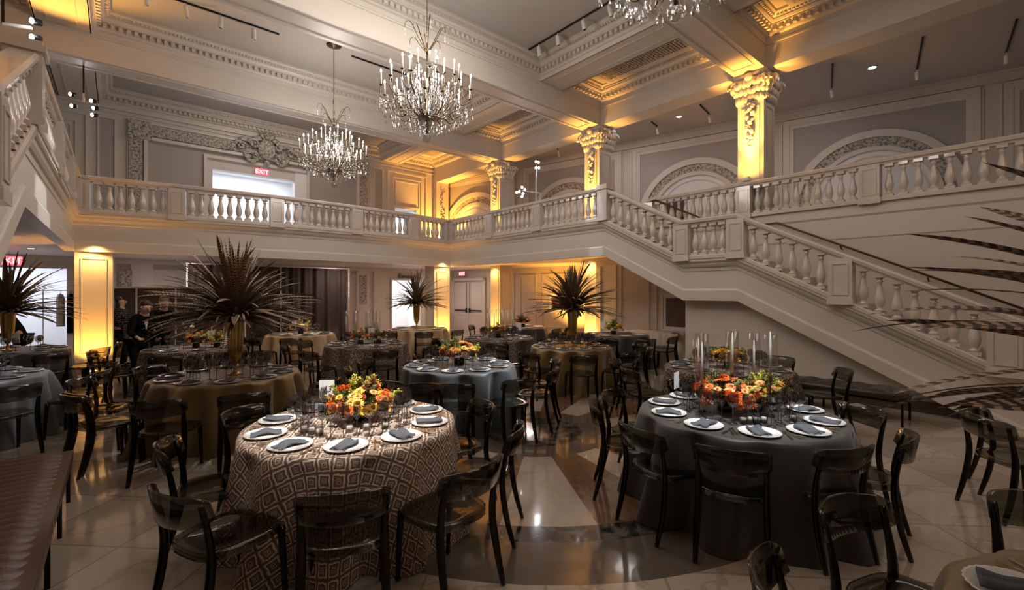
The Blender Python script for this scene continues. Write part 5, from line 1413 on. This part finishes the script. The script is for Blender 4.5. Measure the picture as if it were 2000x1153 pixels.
    if bow:
        fr_ = chs+up*.0*k; b = MB(); p0 = nb+fw*.060*k-up*.012*k; p1 = chs+fw*.096*k-up*.03*k
        b.add([p0+Vector((-.022*k,0,0)), p0+Vector((.022*k,0,0)), p1+fw*.012*k, p0+fw*.012*k], [(0,1,3),(0,3,2),(1,2,3)]); b.add([p0+Vector((-.024*k,0,.01)), p1+fw*.014*k, p0+Vector((.024*k,0,.01))], [(0,1,2)]); obj('shirt_front', b, M['shirt'], t)
        b = MB(); q0 = p0+fw*.012*k; 
        for q in (-1,1): b.add([q0, q0+Vector((q*.03*k,.002,.012*k)), q0+Vector((q*.03*k,.002,-.012*k)), q0+fw*.01*k], [(0,1,2),(0,1,3),(0,2,3),(1,2,3)])
        obj('bow_tie', b, M['tux'], t)
    return t, J
def fwv(rz, x, y): return Vector((0, y, 0))
M['mouth'] = simple('lips', (.35,.12,.10), .5)
def look(p, q): v = q-p; return face(v)
# woman in the check coat, looking along the room
p = W(10.9, 236); person('person in a dark windowpane check coat with long dark hair, standing before the panel screen', p, look(p, W(11.2, 330)), 1.66, 4, ((-.05,.03,-.14),(-.02,.14,-.20)), ((.05,.03,-.15),(.0,.15,-.16)), M['checkcoat'], M['hair'], True, jlen=.18)
p = W(8.75, 270); person('person in a black dinner jacket and bow tie, bending with one hand on a chair', p, look(p, W(8.3, 345)), 1.66, 24, ((-.05,.02,-.15),(-.10,-.10,-.24)), ((.06,.05,-.15),(.04,.16,-.20)), M['tux'], M['hair'], False, bow=True, head=(0,12))
p = W(9.75, 312); t3, J3 = person('person in black leaning over the speckled table and holding a silver jug', p, look(p, W(8.8, 372)), 1.74, 26, ((-.06,.09,-.12),(-.03,.22,-.13)), ((.06,.06,-.15),(.02,.18,-.19)), M['tux'], M['ghair'], False, head=(0,10))
mj = Matrix.Translation(p) @ Matrix.Rotation(look(p, W(8.8, 372)), 4, 'Z'); hp = mj @ (J3[-1][2]+Vector((0,.07,-.05)))
b = MB().lathe([(.045,0),(.085,.04),(.10,.10),(.085,.17),(.05,.21),(.06,.25),(.055,.25),(.045,.21)], 20)
b.tube(smooth_path([(.05,0,.21),(.13,0,.20),(.14,0,.12),(.09,0,.06)], 10), .009, 6)
jg = obj('silver_jug', b, M['silver'], None, True, True, hp-Vector((0,0,.16))); jg.rotation_euler = (.5,.5,0); tag(jg, 'shiny silver jug held over the speckled table', 'jug')
p = W(9.9, 40); person('person in a black dress with pale hair bending by the bright hallway', p, look(p, W(9.6, -60)), 1.62, 34, ((-.05,.06,-.13),(.0,.18,-.17)), ((.06,.03,-.15),(.02,.14,-.24)), M['tux'], M['blond'] if 'blond' in M else M['ghair'], False, jlen=.1)
# garment rack with coats by the bright hallway
t = thing('coat_rack', 'slim metal coat rack standing in front of the bright hallway', 'coat rack', W(13.2, 118)); t.rotation_euler = (0,0,.1)
b = MB(); b.lathe([(.014,0),(.014,1.85)], 8, Matrix.Translation((-.35,0,0))); b.lathe([(.014,0),(.014,1.85)], 8, Matrix.Translation((.55,0,0))); b.bar((-.35,0,1.85),(.55,0,1.85),.025); b.bar((-.35,-.25,.02),(-.35,.25,.02),.03); b.bar((.55,-.25,.02),(.55,.25,.02),.03); obj('frame', b, M['steel'], t, False)
for i, (x, mt, nm, hh) in enumerate(((.0,'coatlight','grey',.95),(.22,'tux','black',1.15))):
    b = MB().lathe([(.20,0),(.21,.2),(.19,.6),(.20,hh-.15),(.13,hh-.03),(.03,hh)], 20, Matrix.Diagonal((.45,1,1,1)), fr=lambda a, z: 1+.07*sin(a*7+z*3))
    b.tube([( .19*0,.19,hh-.18),(0,.24,hh*.55),(0,.23,hh*.35)], .05, 6); b.tube([(0,-.19,hh-.18),(0,-.24,hh*.55),(0,-.23,hh*.35)], .05, 6); b.bar((0,0,hh),(0,0,hh+.09),.01)
    o = obj('hanging_coat', b, M[mt], None, True, True, Matrix.Rotation(.1,4,'Z') @ Vector((x,0,0)) + W(13.2,118) + Vector((0,0,1.76-hh))); tag(o, '%s coat hanging on the rack by the bright hallway' % nm, 'coat')
# white doors glimpsed etc
V = SC.view_settings; V.view_transform = 'Standard'; V.look = 'None'; V.gamma = 1; V.use_curve_mapping = False; V.exposure = EXPO
SC.display_settings.display_device = 'sRGB'
cy = SC.cycles
cy.use_denoising = True; cy.denoiser = 'OPENIMAGEDENOISE'; cy.use_adaptive_sampling = True; cy.adaptive_threshold = .02
cy.max_bounces = 8; cy.diffuse_bounces = 4; cy.glossy_bounces = 4; cy.transmission_bounces = 4; cy.transparent_max_bounces = 20
cy.caustics_reflective = False; cy.caustics_refractive = False; cy.sample_clamp_indirect = 4; cy.sample_clamp_direct = 0; cy.use_light_tree = True
cy.blur_glossy = .5
